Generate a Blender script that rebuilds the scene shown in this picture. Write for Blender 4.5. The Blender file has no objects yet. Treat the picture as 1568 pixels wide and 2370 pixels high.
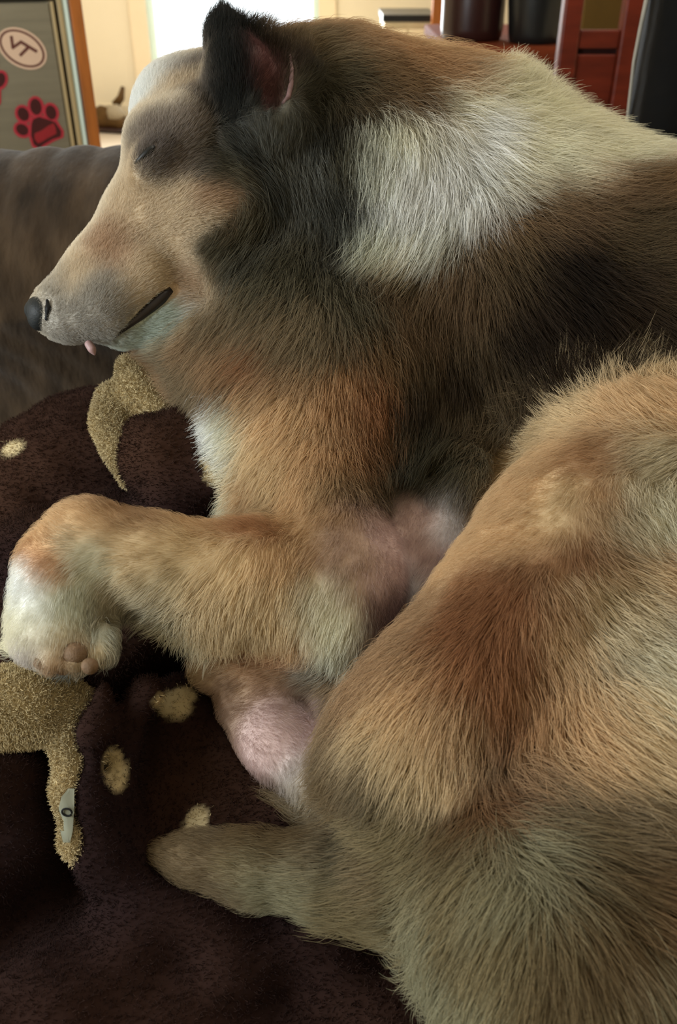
import bpy, bmesh, math, random
import numpy as np
from mathutils import Vector, Matrix, Quaternion, Euler

rng = np.random.default_rng(7)
random.seed(7)
SC = bpy.context.scene
COL = SC.collection

# ------------------------------------------------------------------ camera
FPX, CX, CY = 2052.0, 784.0, 1185.0          # focal length and centre in photo pixels (1568 x 2370)
PITCH = math.radians(33.0)
CAM = np.array([0.0, 0.0, 1.0])
FW = np.array([0.0, math.cos(PITCH), -math.sin(PITCH)])
UP = np.array([0.0, math.sin(PITCH), math.cos(PITCH)])
RT = np.array([1.0, 0.0, 0.0])
cam = bpy.data.cameras.new('camera')
cam.sensor_fit = 'VERTICAL'
cam.sensor_height = 36.0
cam.lens = 36.0 * FPX / 2370.0
cam.clip_start = 0.02
cam.dof.use_dof = True
cam.dof.focus_distance = 0.62
cam.dof.aperture_fstop = 9.5
cam_ob = bpy.data.objects.new('camera', cam)
COL.objects.link(cam_ob)
cam_ob.location = CAM
cam_ob.rotation_euler = (math.radians(90.0) - PITCH, 0, 0)
SC.camera = cam_ob

# ------------------------------------------------------------------ world, lights, exposure
world = bpy.data.worlds.new('world')
SC.world = world
world.use_nodes = True
world.node_tree.nodes['Background'].inputs[0].default_value = (0.90, 0.97, 1.0, 1)
world.node_tree.nodes['Background'].inputs[1].default_value = 2.2

def area(name, loc, target, sx, sy, power, color):
    l = bpy.data.lights.new(name, 'AREA')
    l.shape = 'RECTANGLE'; l.size = sx; l.size_y = sy
    l.energy = power; l.color = color
    o = bpy.data.objects.new(name, l)
    COL.objects.link(o)
    o.location = loc
    d = Vector(target) - Vector(loc)
    o.rotation_euler = d.to_track_quat('-Z', 'Y').to_euler()
    return o

area('front_left_fill', (-1.45, -0.10, 1.20), (-0.1, 0.60, 0.90), 0.9, 1.0, 43.0, (0.88, 0.96, 1.0))  # added fill from the front left to brighten face and foreleg, source unseen
area('back_door_daylight', (-0.35, 5.5, 1.3), (0.0, 0.5, 0.8), 1.0, 1.8, 80.0, (0.92, 0.98, 1.0))
area('overhead_fill', (0.6, 1.3, 2.4), (0.1, 0.7, 0.7), 1.0, 1.0, 20.0, (1.0, 0.95, 0.85))  # added overhead fill for the tops of ruff and thigh, no lamp known
area('kitchen_light', (-1.0, 4.3, 2.4), (-1.0, 4.8, 0.0), 1.2, 0.8, 31.0, (1.0, 0.91, 0.78))

SC.view_settings.view_transform = 'Standard'
SC.view_settings.look = 'None'
SC.view_settings.gamma = 1.0
SC.view_settings.use_curve_mapping = False
SC.view_settings.exposure = 0.0

# ------------------------------------------------------------------ helpers
def W(px, py, d):
    """photo pixel + depth along the camera axis -> world point"""
    px = np.asarray(px, float); py = np.asarray(py, float); d = np.asarray(d, float)
    return CAM + d[..., None] * (FW + ((px - CX) / FPX)[..., None] * RT - ((py - CY) / FPX)[..., None] * UP)

def ray(px, py):
    return FW + (px - CX) / FPX * RT - (py - CY) / FPX * UP

def at_y(px, py, y):
    r = ray(px, py); return CAM + r * ((y - CAM[1]) / r[1])

def at_z(px, py, z):
    r = ray(px, py); return CAM + r * ((z - CAM[2]) / r[2])

def lin(c):
    return tuple(((x / 12.92) if x <= 0.04045 else ((x + 0.055) / 1.055) ** 2.4) for x in c)

def tag(o, label=None, cat=None, group=None, kind=None):
    if label: o['label'] = label
    if cat: o['category'] = cat
    if group: o['group'] = group
    if kind: o['kind'] = kind
    return o

def empty(name, loc, label, cat, group=None):
    o = bpy.data.objects.new(name, None)
    o.empty_display_size = 0.05
    COL.objects.link(o)
    o.location = loc
    return tag(o, label, cat, group)

def link(name, me, mat, parent=None):
    o = bpy.data.objects.new(name, me)
    COL.objects.link(o)
    if mat: me.materials.append(mat)
    if parent is not None:
        o.parent = parent
        bpy.context.view_layer.update()
        o.matrix_parent_inverse = parent.matrix_world.inverted()
    return o

def from_bm(name, bm, mat, parent=None, smooth=False):
    me = bpy.data.meshes.new(name)
    bm.normal_update()
    bm.to_mesh(me); bm.free()
    if smooth:
        for p in me.polygons: p.use_smooth = True
    return link(name, me, mat, parent)

def rbox(name, lo, hi, mat, parent=None, bevel=0.004, seg=2, rotz=0.0):
    bm = bmesh.new()
    bmesh.ops.create_cube(bm, size=1.0)
    lo = Vector(lo); hi = Vector(hi)
    for v in bm.verts:
        v.co = Vector((lo[i] + (v.co[i] + 0.5) * (hi[i] - lo[i]) for i in range(3)))
    if bevel > 0:
        bmesh.ops.bevel(bm, geom=list(bm.edges), offset=bevel, segments=seg, affect='EDGES', profile=0.5)
    if rotz:
        c = (lo + hi) / 2
        bmesh.ops.rotate(bm, verts=bm.verts, cent=c, matrix=Matrix.Rotation(rotz, 3, 'Z'))
    return from_bm(name, bm, mat, parent, smooth=False)

def lathe(name, prof, base, mat, parent=None, n=40):
    bm = bmesh.new()
    rings = []
    for r, z in prof:
        rings.append([bm.verts.new((base[0] + r * math.cos(2 * math.pi * i / n), base[1] + r * math.sin(2 * math.pi * i / n), base[2] + z)) for i in range(n)])
    for a, b in zip(rings[:-1], rings[1:]):
        for i in range(n):
            bm.faces.new((a[i], a[(i + 1) % n], b[(i + 1) % n], b[i]))
    bm.faces.new(rings[0][::-1]); bm.faces.new(rings[-1])
    return from_bm(name, bm, mat, parent, smooth=True)

def tube(name, pts, rad, mat, parent=None, n=10):
    """round tube through world points"""
    pts = [Vector(p) for p in pts]
    rads = rad if isinstance(rad, (list, tuple)) else [rad] * len(pts)
    bm = bmesh.new()
    rings = []
    for i, p in enumerate(pts):
        t = (pts[min(i + 1, len(pts) - 1)] - pts[max(i - 1, 0)]).normalized()
        a = t.orthogonal().normalized() if i == 0 else (a - t * a.dot(t)).normalized()
        b = t.cross(a)
        rings.append([bm.verts.new(p + (a * math.cos(2 * math.pi * k / n) + b * math.sin(2 * math.pi * k / n)) * rads[i]) for k in range(n)])
    for x, y in zip(rings[:-1], rings[1:]):
        for k in range(n):
            bm.faces.new((x[k], x[(k + 1) % n], y[(k + 1) % n], y[k]))
    bm.faces.new(rings[0][::-1]); bm.faces.new(rings[-1])
    return from_bm(name, bm, mat, parent, smooth=True)

# ------------------------------------------------------------------ materials
def mat(name, color, rough=0.6, spec=0.3, var=0.0, scale=20.0, bump=0.0, bscale=80.0, metallic=0.0, stretch=None, sheen=0.0, bdist=0.004):
    m = bpy.data.materials.new(name)
    m.use_nodes = True
    nt = m.node_tree; N = nt.nodes; L = nt.links
    b = N['Principled BSDF']
    b.inputs['Roughness'].default_value = rough
    b.inputs['Specular IOR Level'].default_value = spec
    b.inputs['Metallic'].default_value = metallic
    if sheen:
        b.inputs['Sheen Weight'].default_value = sheen
        b.inputs['Sheen Roughness'].default_value = 0.5
    c = lin(color)
    if var > 0:
        tc = N.new('ShaderNodeTexCoord')
        mp = N.new('ShaderNodeMapping')
        if stretch: mp.inputs['Scale'].default_value = stretch
        L.new(tc.outputs['Object'], mp.inputs['Vector'])
        nz = N.new('ShaderNodeTexNoise')
        nz.inputs['Scale'].default_value = scale
        nz.inputs['Detail'].default_value = 5
        L.new(mp.outputs['Vector'], nz.inputs['Vector'])
        rp = N.new('ShaderNodeValToRGB')
        rp.color_ramp.elements[0].position = 0.3
        rp.color_ramp.elements[1].position = 0.7
        rp.color_ramp.elements[0].color = (*[x * (1 - var) for x in c], 1)
        rp.color_ramp.elements[1].color = (*[min(1, x * (1 + var)) for x in c], 1)
        L.new(nz.outputs['Fac'], rp.inputs['Fac'])
        L.new(rp.outputs['Color'], b.inputs['Base Color'])
    else:
        b.inputs['Base Color'].default_value = (*c, 1)
    if bump > 0:
        tc = N.new('ShaderNodeTexCoord')
        nz = N.new('ShaderNodeTexNoise')
        nz.inputs['Scale'].default_value = bscale
        nz.inputs['Detail'].default_value = 6
        if stretch:
            mb = N.new('ShaderNodeMapping'); mb.inputs['Scale'].default_value = stretch; mb.inputs['Rotation'].default_value = (0, 0.6, 0)
            L.new(tc.outputs['Object'], mb.inputs['Vector']); L.new(mb.outputs['Vector'], nz.inputs['Vector'])
        else:
            L.new(tc.outputs['Object'], nz.inputs['Vector'])
        bp = N.new('ShaderNodeBump')
        bp.inputs['Strength'].default_value = bump
        bp.inputs['Distance'].default_value = bdist
        L.new(nz.outputs['Fac'], bp.inputs['Height'])
        L.new(bp.outputs['Normal'], b.inputs['Normal'])
    return m

def attr_mat(name, attr, rough=0.65, spec=0.25, through=0.0):
    m = bpy.data.materials.new(name)
    m.use_nodes = True
    nt = m.node_tree; b = nt.nodes['Principled BSDF']
    a = nt.nodes.new('ShaderNodeAttribute'); a.attribute_name = attr
    nt.links.new(a.outputs['Color'], b.inputs['Base Color'])
    b.inputs['Roughness'].default_value = rough
    b.inputs['Specular IOR Level'].default_value = spec
    if through:                                     # light passing through the strands
        tr = nt.nodes.new('ShaderNodeBsdfTranslucent'); mx = nt.nodes.new('ShaderNodeMixShader')
        mx.inputs[0].default_value = through
        nt.links.new(a.outputs['Color'], tr.inputs['Color'])
        nt.links.new(b.outputs[0], mx.inputs[1]); nt.links.new(tr.outputs[0], mx.inputs[2])
        nt.links.new(mx.outputs[0], nt.nodes['Material Output'].inputs['Surface'])
    return m

M = {
    'floor': mat('floor_tile', (0.86, 0.80, 0.72), 0.45, 0.4, 0.05, 6),
    'wall': mat('cream_paint', (0.91, 0.86, 0.75), 0.8, 0.2, 0.02, 3),
    'ceiling': mat('ceiling_paint', (0.92, 0.90, 0.86), 0.9, 0.1, 0.02, 4),
    'trim': mat('white_trim', (0.92, 0.85, 0.72), 0.5, 0.4, 0.02, 4),
    'steel': mat('brushed_steel', (0.55, 0.52, 0.44), 0.42, 0.5, 0.10, 6, metallic=0.55, stretch=(1, 1, 12)),
    'steel_dark': mat('dark_seam', (0.33, 0.28, 0.18), 0.5, 0.4, 0.1, 10),
    'steel_light': mat('light_edge', (0.66, 0.58, 0.42), 0.45, 0.5, 0.06, 8),
    'white': mat('white_enamel', (0.86, 0.94, 0.90), 0.4, 0.5, 0.02, 6),
    'oak': mat('orange_oak', (0.62, 0.36, 0.14), 0.5, 0.3, 0.25, 14, 0.1, 60, stretch=(4, 4, 0.5)),
    'cherry': mat('cherry_wood', (0.38, 0.13, 0.06), 0.45, 0.35, 0.3, 12, 0.1, 60, stretch=(0.6, 4, 4)),
    'table': mat('table_wood', (0.42, 0.18, 0.08), 0.75, 0.15, 0.3, 12, stretch=(0.6, 4, 4)),
    'black': mat('black_enamel', (0.09, 0.10, 0.10), 0.32, 0.5, 0.1, 10),
    'umber': mat('umber_glaze', (0.18, 0.09, 0.08), 0.3, 0.5, 0.15, 10),
    'olive': mat('olive_paint', (0.36, 0.28, 0.12), 0.7, 0.2, 0.1, 5),
    'cab_white': mat('cabinet_white', (0.93, 0.87, 0.72), 0.6, 0.3, 0.02, 4),
    'maroon': mat('maroon_print', (0.36, 0.19, 0.15), 0.6, 0.3),
    'mag_cream': mat('magnet_cream', (0.82, 0.70, 0.60), 0.55, 0.3, 0.03, 30),
    'mag_red': mat('magnet_red', (0.66, 0.17, 0.22), 0.55, 0.3, 0.06, 40),
    'mag_pad': mat('magnet_pad', (0.24, 0.06, 0.05), 0.55, 0.3, 0.1, 40),
    'mag_banner': mat('magnet_banner', (0.55, 0.12, 0.14), 0.55, 0.3, 0.1, 60),
    'suede': mat('brown_suede', (0.215, 0.168, 0.118), 0.92, 0.08, 0.55, 11, 1.0, 12, stretch=(2.6, 1, 1.0), sheen=0.12, bdist=0.007),
    'seat': mat('dark_seat_suede', (0.14, 0.11, 0.10), 0.9, 0.1, 0.3, 14, 0.3, 90),
    'charcoal': mat('charcoal_leather', (0.045, 0.042, 0.038), 0.8, 0.12, 0.25, 10, 0.4, 50),
    'edge_sheen': mat('pale_sheen', (0.62, 0.60, 0.55), 0.6, 0.3, 0.1, 40),
    'shoe': mat('brown_shoe_leather', (0.32, 0.22, 0.07), 0.6, 0.3, 0.2, 30),
    'shoe_grey': mat('grey_shoe_panel', (0.62, 0.57, 0.48), 0.7, 0.3, 0.05, 30),
    'nose': mat('nose_leather', (0.07, 0.085, 0.085), 0.6, 0.35, 0.2, 300, 0.15, 700),
    'pad': mat('paw_pad', (0.40, 0.31, 0.22), 0.7, 0.3, 0.15, 200, 0.3, 400),
    'lip': mat('dark_lip', (0.10, 0.07, 0.07), 0.45, 0.45, 0.2, 120),
    'nipple': mat('dark_nipple', (0.30, 0.17, 0.13), 0.6, 0.3, 0.1, 80),
    'tooth': mat('pink_tongue', (0.58, 0.47, 0.46), 0.5, 0.35),
    'ear_rim': mat('pale_ear_rim', (0.46, 0.36, 0.35), 0.7, 0.2, 0.2, 200),
    'nostril': mat('nostril_dark', (0.03, 0.03, 0.03), 0.6, 0.2),
    'lash': mat('eyelash_dark', (0.07, 0.07, 0.06), 0.5, 0.3),
    'brand': mat('label_white', (0.62, 0.62, 0.54), 0.8, 0.2, 0.05, 60),
    'skin': attr_mat('dog_skin', 'col', 0.75, 0.15),
    'fur': attr_mat('dog_fur', 'col', 0.75, 0.10, 0.35),
    'fleece': attr_mat('fleece_base', 'col', 0.95, 0.05),
    'pile': attr_mat('fleece_pile', 'col', 0.9, 0.08),
}
glass = bpy.data.materials.new('door_glass')
glass.use_nodes = True
_n = glass.node_tree.nodes; _l = glass.node_tree.links
_n.remove(_n['Principled BSDF'])
_t = _n.new('ShaderNodeBsdfTransparent'); _g = _n.new('ShaderNodeBsdfGlossy'); _mx = _n.new('ShaderNodeMixShader')
_g.inputs['Roughness'].default_value = 0.05
_mx.inputs[0].default_value = 0.06
_l.new(_t.outputs[0], _mx.inputs[1]); _l.new(_g.outputs[0], _mx.inputs[2])
_l.new(_mx.outputs[0], _n['Material Output'].inputs['Surface'])

# ------------------------------------------------------------------ room shell
YB = float(at_z(250, 297, 0.0)[1])            # back wall where the pale floor meets it
XL, XR, YF, ZC = -3.0, 3.2, -1.6, 2.5
dx0 = float(at_y(352, 200, YB)[0]); dx1 = float(at_y(745, 60, YB)[0])   # glass door opening
def struct(o): o['kind'] = 'structure'; return o
struct(rbox('floor', (XL, YF, -0.05), (XR, YB + 0.1, 0.0), M['floor'], bevel=0))
struct(rbox('ceiling', (XL, YF, ZC), (XR, YB + 0.1, ZC + 0.05), M['ceiling'], bevel=0))
struct(rbox('wall_left', (XL - 0.1, YF, 0), (XL, YB + 0.1, ZC), M['wall'], bevel=0))
struct(rbox('wall_right', (XR, YF, 0), (XR + 0.1, YB + 0.1, ZC), M['wall'], bevel=0))
struct(rbox('wall_front', (XL, YF - 0.1, 0), (XR, YF, ZC), M['wall'], bevel=0))
wb = bmesh.new()
for lo, hi in (((XL, YB, 0), (dx0, YB + 0.1, ZC)), ((dx1, YB, 0), (XR, YB + 0.1, ZC)), ((dx0, YB, 2.1), (dx1, YB + 0.1, ZC))):
    r = bmesh.ops.create_cube(wb, size=1.0)
    for v in r['verts']:
        v.co = Vector((lo[i] + (v.co[i] + 0.5) * (hi[i] - lo[i]) for i in range(3)))
struct(from_bm('wall_back', wb, M['wall']))
struct(rbox('baseboard_back', (XL, YB - 0.015, 0), (dx0 - 0.09, YB - 0.0005, 0.14), M['wall'], bevel=0.003))
# glass door: frame pieces + pane
door = empty('door_1', ((dx0 + dx1) / 2, YB, 0), 'bright glass patio door in a cream casing', 'door')
door['kind'] = 'structure'
rbox('casing', (dx0 - 0.085, YB - 0.03, 0), (dx0 + 0.015, YB - 0.0005, 2.16), M['trim'], door)
rbox('casing', (dx1 - 0.015, YB - 0.03, 0), (dx1 + 0.085, YB - 0.0005, 2.16), M['trim'], door)
rbox('frame', (dx0 + 0.0, YB + 0.01, 0), (dx0 + 0.05, YB + 0.06, 2.1), M['white'], door)
rbox('frame', (dx1 - 0.05, YB + 0.01, 0), (dx1, YB + 0.06, 2.1), M['white'], door)
rbox('frame', (dx0 + 0.05, YB + 0.01, 2.04), (dx1 - 0.05, YB + 0.06, 2.1), M['white'], door)
rbox('frame', (dx0 + 0.05, YB + 0.01, 0), (dx1 - 0.05, YB + 0.06, 0.06), M['white'], door)
rbox('pane', (dx0 + 0.05, YB + 0.03, 0.06), (dx1 - 0.05, YB + 0.036, 2.04), glass, door, bevel=0)

# ------------------------------------------------------------------ grey appliance with magnets (its front turned towards the couch)
PHI = math.radians(17.5)
AO = at_y(139, 170, 2.3); AO[2] = 0.0
AU = np.array([math.cos(PHI), math.sin(PHI), 0.0]); AV = np.array([-math.sin(PHI), math.cos(PHI), 0.0])
AM = Matrix(((AU[0], AV[0], 0, AO[0]), (AU[1], AV[1], 0, AO[1]), (0, 0, 1, 0), (0, 0, 0, 1)))
def on_front(px, py, v=0.0):
    """where the line of sight through a photo pixel meets the appliance front (moved v into the depth)"""
    r = ray(px, py); o = AO + AV * v
    return CAM + r * float((o - CAM) @ AV / (r @ AV))
def ax(px, py=170): return float((on_front(px, py) - AO) @ AU)
def abox(name, lo, hi, m, parent=None, bevel=0.003):
    o = rbox(name, lo, hi, m, None, bevel)
    o.data.transform(AM)
    if parent is not None:
        o.parent = parent
        o.matrix_parent_inverse = Matrix.Translation(-Vector(parent.location))
    return o
zt = float(on_front(60, 4)[2])
ap = empty('dishwasher', tuple(AO + AU * -0.25 + AV * 0.3), 'grey metal kitchen appliance front carrying an oval and paw magnets', 'dishwasher')
bpy.context.view_layer.update()
abox('body', (ax(-330), 0.02, 0.0), (ax(162), 0.55, zt + 0.03), M['steel_dark'], ap)
abox('door', (ax(-320), 0.0, 0.10), (ax(139), 0.02, zt), M['steel'], ap, 0.004)
abox('edge_strip', (ax(139.5), -0.006, 0.05), (ax(148), 0.02, zt), M['steel_light'], ap, 0.002)
abox('edge_strip', (ax(155), -0.004, 0.05), (ax(166), 0.02, zt + 0.03), M['steel_light'], ap, 0.002)
abox('bright_gap_strip', (ax(166.5), 0.004, 0.0), (ax(180), 0.03, zt + 0.10), M['white'], ap, 0.003)  # added white strip standing in for the bright backlit gap
abox('control_strip', (ax(-320), -0.01, zt + 0.004), (ax(139), 0.02, zt + 0.10), M['black'], ap, 0.004)
abox('toe_plate', (ax(-320), 0.005, 0.0), (ax(139), 0.02, 0.09), M['black'], ap)
ct = abox('counter_top', (ax(-330), -0.02, zt + 0.105), (ax(165), 0.57, zt + 0.14), M['umber'], None, 0.004)
tag(ct, 'dark counter top lying over the grey appliance', 'counter')
e = abox('trim_1', (ax(183), -0.005, 0.0), (ax(211), 0.10, 2.1), M['oak'], None, 0.003)
e['kind'] = 'structure'

def prism(name, polys, v0, th, m, parent):
    """flat pieces on the appliance front: outlines in photo pixels carried onto its plane, extruded by th towards the room"""
    if not isinstance(polys[0], list): polys = [polys]
    bm = bmesh.new()
    for k, pix_ in enumerate(polys):
        f = [bm.verts.new(Vector(on_front(px, py, v0))) for px, py in pix_]
        b = [bm.verts.new(v.co - Vector(AV) * (th + 0.00004 * k)) for v in f]
        n = len(f)
        bm.faces.new(b); bm.faces.new(f[::-1])
        for i in range(n): bm.faces.new((f[i], f[(i + 1) % n], b[(i + 1) % n], b[i]))
    bmesh.ops.recalc_face_normals(bm, faces=bm.faces)
    return from_bm(name, bm, m, parent)

def oval(cx, cy, a, b, rot, n=40):
    t = math.radians(rot)
    return [(cx + a * math.cos(u) * math.cos(t) - b * math.sin(u) * math.sin(t), cy + a * math.cos(u) * math.sin(t) + b * math.sin(u) * math.cos(t)) for u in [2 * math.pi * i / n for i in range(n)]]

def stroke(x0, y0, x1, y1, w):
    l = math.hypot(x1 - x0, y1 - y0); nx, ny = -(y1 - y0) / l * w / 2, (x1 - x0) / l * w / 2
    return [(x0 + nx, y0 + ny), (x1 + nx, y1 + ny), (x1 - nx, y1 - ny), (x0 - nx, y0 - ny)]

ov = empty('oval_magnet', tuple(on_front(51, 112, -0.001)), 'cream oval magnet with maroon ring and letters VT', 'magnet')
prism('backing', oval(51, 112, 63, 42, 33), -0.0005, 0.0018, M['mag_cream'], ov)
prism('ring', oval(51, 112, 58, 37, 33), -0.0023, 0.0004, M['maroon'], ov)
prism('face', oval(51, 112, 52.5, 32, 33), -0.0027, 0.0004, M['mag_cream'], ov)
prism('letter', [stroke(26, 83, 30, 112, 7), stroke(27.5, 112, 50, 96, 7)], -0.0031, 0.0004, M['maroon'], ov)
prism('letter', [stroke(46, 95.5, 86, 120, 7), stroke(67, 108, 46, 129, 7.5)], -0.0031, 0.0004, M['maroon'], ov)

TOES = [(53.7, 264, 12.5, 16.5, -28), (83, 247, 13, 19, -12), (118, 260, 12, 17, -18), (51.5, 300, 15.5, 12, 35)]
PAD = [(73, 287), (77, 276), (90, 270.5), (112, 277), (128, 283), (142, 304), (141, 316), (122, 322), (103, 333), (90, 343), (78, 334), (72, 313)]
BAN = [(80, 309), (96, 302), (112, 291), (124, 285), (129, 297), (131, 309), (112, 319), (97, 328), (88, 332), (80, 322)]
def paw(off, rot, label):
    c0 = (118, 260)
    t = math.radians(rot)
    def tr(pts): return [(c0[0] + (x - c0[0]) * math.cos(t) - (y - c0[1]) * math.sin(t) + off[0], c0[1] + (x - c0[0]) * math.sin(t) + (y - c0[1]) * math.cos(t) + off[1]) for x, y in pts]
    cx = sum(p[0] for p in PAD) / len(PAD); cy = sum(p[1] for p in PAD) / len(PAD)
    c = tr([(cx, cy)])[0]
    r = empty('paw_magnet', tuple(on_front(c[0], c[1], -0.001)), label, 'magnet', 'paw magnets on the appliance')
    big = [(cx + (x - cx) * (1 + 6 / math.hypot(x - cx, y - cy)), cy + (y - cy) * (1 + 6 / math.hypot(x - cx, y - cy))) for x, y in PAD]
    polys = [tr(big)] + [tr(oval(x, y, a + 6, b + 6, r_)) for x, y, a, b, r_ in TOES]
    prism('backing', polys, -0.0005, 0.0016, M['mag_red'], r)
    for x, y, a, b, r_ in TOES: prism('toe_pad', tr(oval(x, y, a, b, r_, 24)), -0.0024, 0.0005, M['mag_pad'], r)
    prism('main_pad', tr(PAD), -0.0024, 0.0005, M['mag_pad'], r)
    prism('banner', tr(BAN), -0.003, 0.0005, M['mag_banner'], r)
paw((0, 0), 0, 'red and dark paw print magnet close to the oak trim')
paw((-118, -75), 32, 'tilted red and dark paw print magnet farther from the oak trim')

# ------------------------------------------------------------------ far things: shoe, low cabinet, table, jar, pot, chair
sp = at_z(268, 301, 0.0)
sh = empty('shoe', tuple(sp), 'brown shoe with grey side panel lying by the cream wall', 'shoe')
def blob(name, parent, m, rings):
    """lofted closed form from rings: (cx,cy,cz,ry,rz) along x"""
    bm = bmesh.new(); n = 16; R = []
    for x, y, z, ry, rz in rings:
        R.append([bm.verts.new((x, y + ry * math.cos(2 * math.pi * k / n), z + rz * math.sin(2 * math.pi * k / n))) for k in range(n)])
    for a, b in zip(R[:-1], R[1:]):
        for k in range(n): bm.faces.new((a[k], a[(k + 1) % n], b[(k + 1) % n], b[k]))
    bm.faces.new(R[0][::-1]); bm.faces.new(R[-1])
    bmesh.ops.recalc_face_normals(bm, faces=bm.faces)
    return from_bm(name, bm, m, parent, True)
x0, y0 = float(sp[0]), float(sp[1]) - 0.06
sl = [(x0 - 0.115, y0, 0.08, 0.01, 0.01), (x0 - 0.105, y0, 0.08, 0.04, 0.05), (x0 - 0.06, y0, 0.085, 0.055, 0.065), (x0, y0 - 0.02, 0.085, 0.055, 0.055), (x0 + 0.07, y0 - 0.05, 0.065, 0.05, 0.045), (x0 + 0.13, y0 - 0.07, 0.05, 0.03, 0.03), (x0 + 0.14, y0 - 0.07, 0.05, 0.005, 0.005)]
blob('upper', sh, M['shoe'], sl)
blob('sole', sh, M['umber'], [(x0 - 0.11, y0, 0.02, 0.01, 0.01), (x0 - 0.09, y0, 0.02, 0.05, 0.019), (x0, y0 - 0.02, 0.02, 0.055, 0.019), (x0 + 0.1, y0 - 0.06, 0.02, 0.045, 0.019), (x0 + 0.145, y0 - 0.07, 0.02, 0.01, 0.01)])
blob('side_panel', sh, M['shoe_grey'], [(x0 - 0.01, y0 - 0.06, 0.12, 0.005, 0.005), (x0 + 0.0, y0 - 0.06, 0.12, 0.035, 0.04), (x0 + 0.06, y0 - 0.07, 0.12, 0.04, 0.045), (x0 + 0.1, y0 - 0.08, 0.11, 0.01, 0.01)])
tube('tongue', [(x0 + 0.03, y0, 0.15), (x0 + 0.07, y0, 0.19), (x0 + 0.09, y0, 0.25)], [0.025, 0.022, 0.012], M['shoe'], sh)

YL = 5.0
zl = float(at_y(970, 40, YL)[2])
lx0 = float(at_y(890, 40, YL)[0]); lx1 = float(at_y(1012, 40, YL)[0])
lc = empty('low_cabinet', ((lx0 + lx1) / 2, YL + 0.2, 0), 'low cream cabinet with thin black top in front of the back wall', 'cabinet')
rbox('body', (lx0, YL, 0.0), (lx1 - 0.02, YL + 0.45, zl - 0.02), M['cab_white'], lc, 0.004)
rbox('top', (lx0 - 0.01, YL - 0.02, zl - 0.02), (lx1, YL + 0.47, zl + 0.012), M['black'], lc, 0.004)
rbox('door', (lx0 + 0.02, YL - 0.015, 0.06), ((lx0 + lx1) / 2 - 0.015, YL - 0.0005, zl - 0.05), M['cab_white'], lc, 0.004)
rbox('door', ((lx0 + lx1) / 2 - 0.005, YL - 0.015, 0.06), (lx1 - 0.04, YL - 0.0005, zl - 0.05), M['cab_white'], lc, 0.004)
px_ = float(at_y(1009, 20, YL - 0.06)[0])
e = rbox('oak_post', (px_ - 0.02, YL - 0.12, 0.0), (px_ + 0.035, YL - 0.06, 1.6), M['oak'], None, 0.004)
tag(e, 'slim orange oak post standing beside the low cream cabinet', 'post')

YT = 2.75
zt2 = float(at_y(1230, 108, YT)[2])
tx0 = float(at_y(1034, 110, YT)[0]); tx1 = float(at_y(1338, 110, YT)[0])
tb = empty('table', ((tx0 + tx1) / 2, YT + 0.35, 0), 'red-brown wooden table carrying a dark jar and a black pot', 'table')
rbox('table_top', (tx0, YT, zt2 - 0.035), (tx1, YT + 0.75, zt2), M['table'], tb, 0.006)
rbox('apron', (tx0 + 0.05, YT + 0.04, zt2 - 0.26), (tx1 - 0.05, YT + 0.07, zt2 - 0.036), M['table'], tb, 0.003)
for xx in (tx0 + 0.04, tx1 - 0.09):
    for yy in (YT + 0.03, YT + 0.67):
        rbox('leg', (xx, yy, 0.0), (xx + 0.06, yy + 0.06, zt2 - 0.036), M['table'], tb, 0.004)
def mpp(y): return float(at_y(785, 100, y)[0] - at_y(784, 100, y)[0])
jc = at_y(1092, 80, YT + 0.2); s = mpp(YT + 0.2)
j = empty('jar', (jc[0], YT + 0.2, zt2), 'tall dark brown glazed jar on the red-brown table', 'jar')
jr = 71 * s
lathe('body', [(jr * 0.9, 0.0), (jr * 0.97, 0.01), (jr, 0.03), (jr, 0.24), (jr * 0.95, 0.30), (jr * 0.7, 0.34), (jr * 0.6, 0.36)], (jc[0], YT + 0.2, zt2 + 0.0005), M['umber'], j)
lathe('lid', [(jr * 0.62, 0.36), (jr * 0.66, 0.365), (jr * 0.66, 0.38), (jr * 0.2, 0.40), (jr * 0.12, 0.43), (jr * 0.02, 0.435)], (jc[0], YT + 0.2, zt2 + 0.001), M['umber'], j)
pc = at_y(1236, 95, YT + 0.11); s = mpp(YT + 0.11)
p = empty('pot', (pc[0], YT + 0.11, zt2), 'black tapered pot on the red-brown table beside the jar', 'pot')
pr = 60 * s
lathe('body', [(pr * 0.90, 0.0), (pr * 0.95, 0.004), (pr * 1.0, 0.02), (pr * 1.17, 0.14), (pr * 1.28, 0.24), (pr * 1.34, 0.25), (pr * 1.34, 0.27), (pr * 1.25, 0.27), (pr * 1.1, 0.2)], (pc[0], YT + 0.11, zt2 + 0.0005), M['black'], p)
lathe('soil', [(pr * 1.15, 0.2), (pr * 0.5, 0.215), (pr * 0.02, 0.22)], (pc[0], YT + 0.11, zt2 + 0.001), M['umber'], p)

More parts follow.
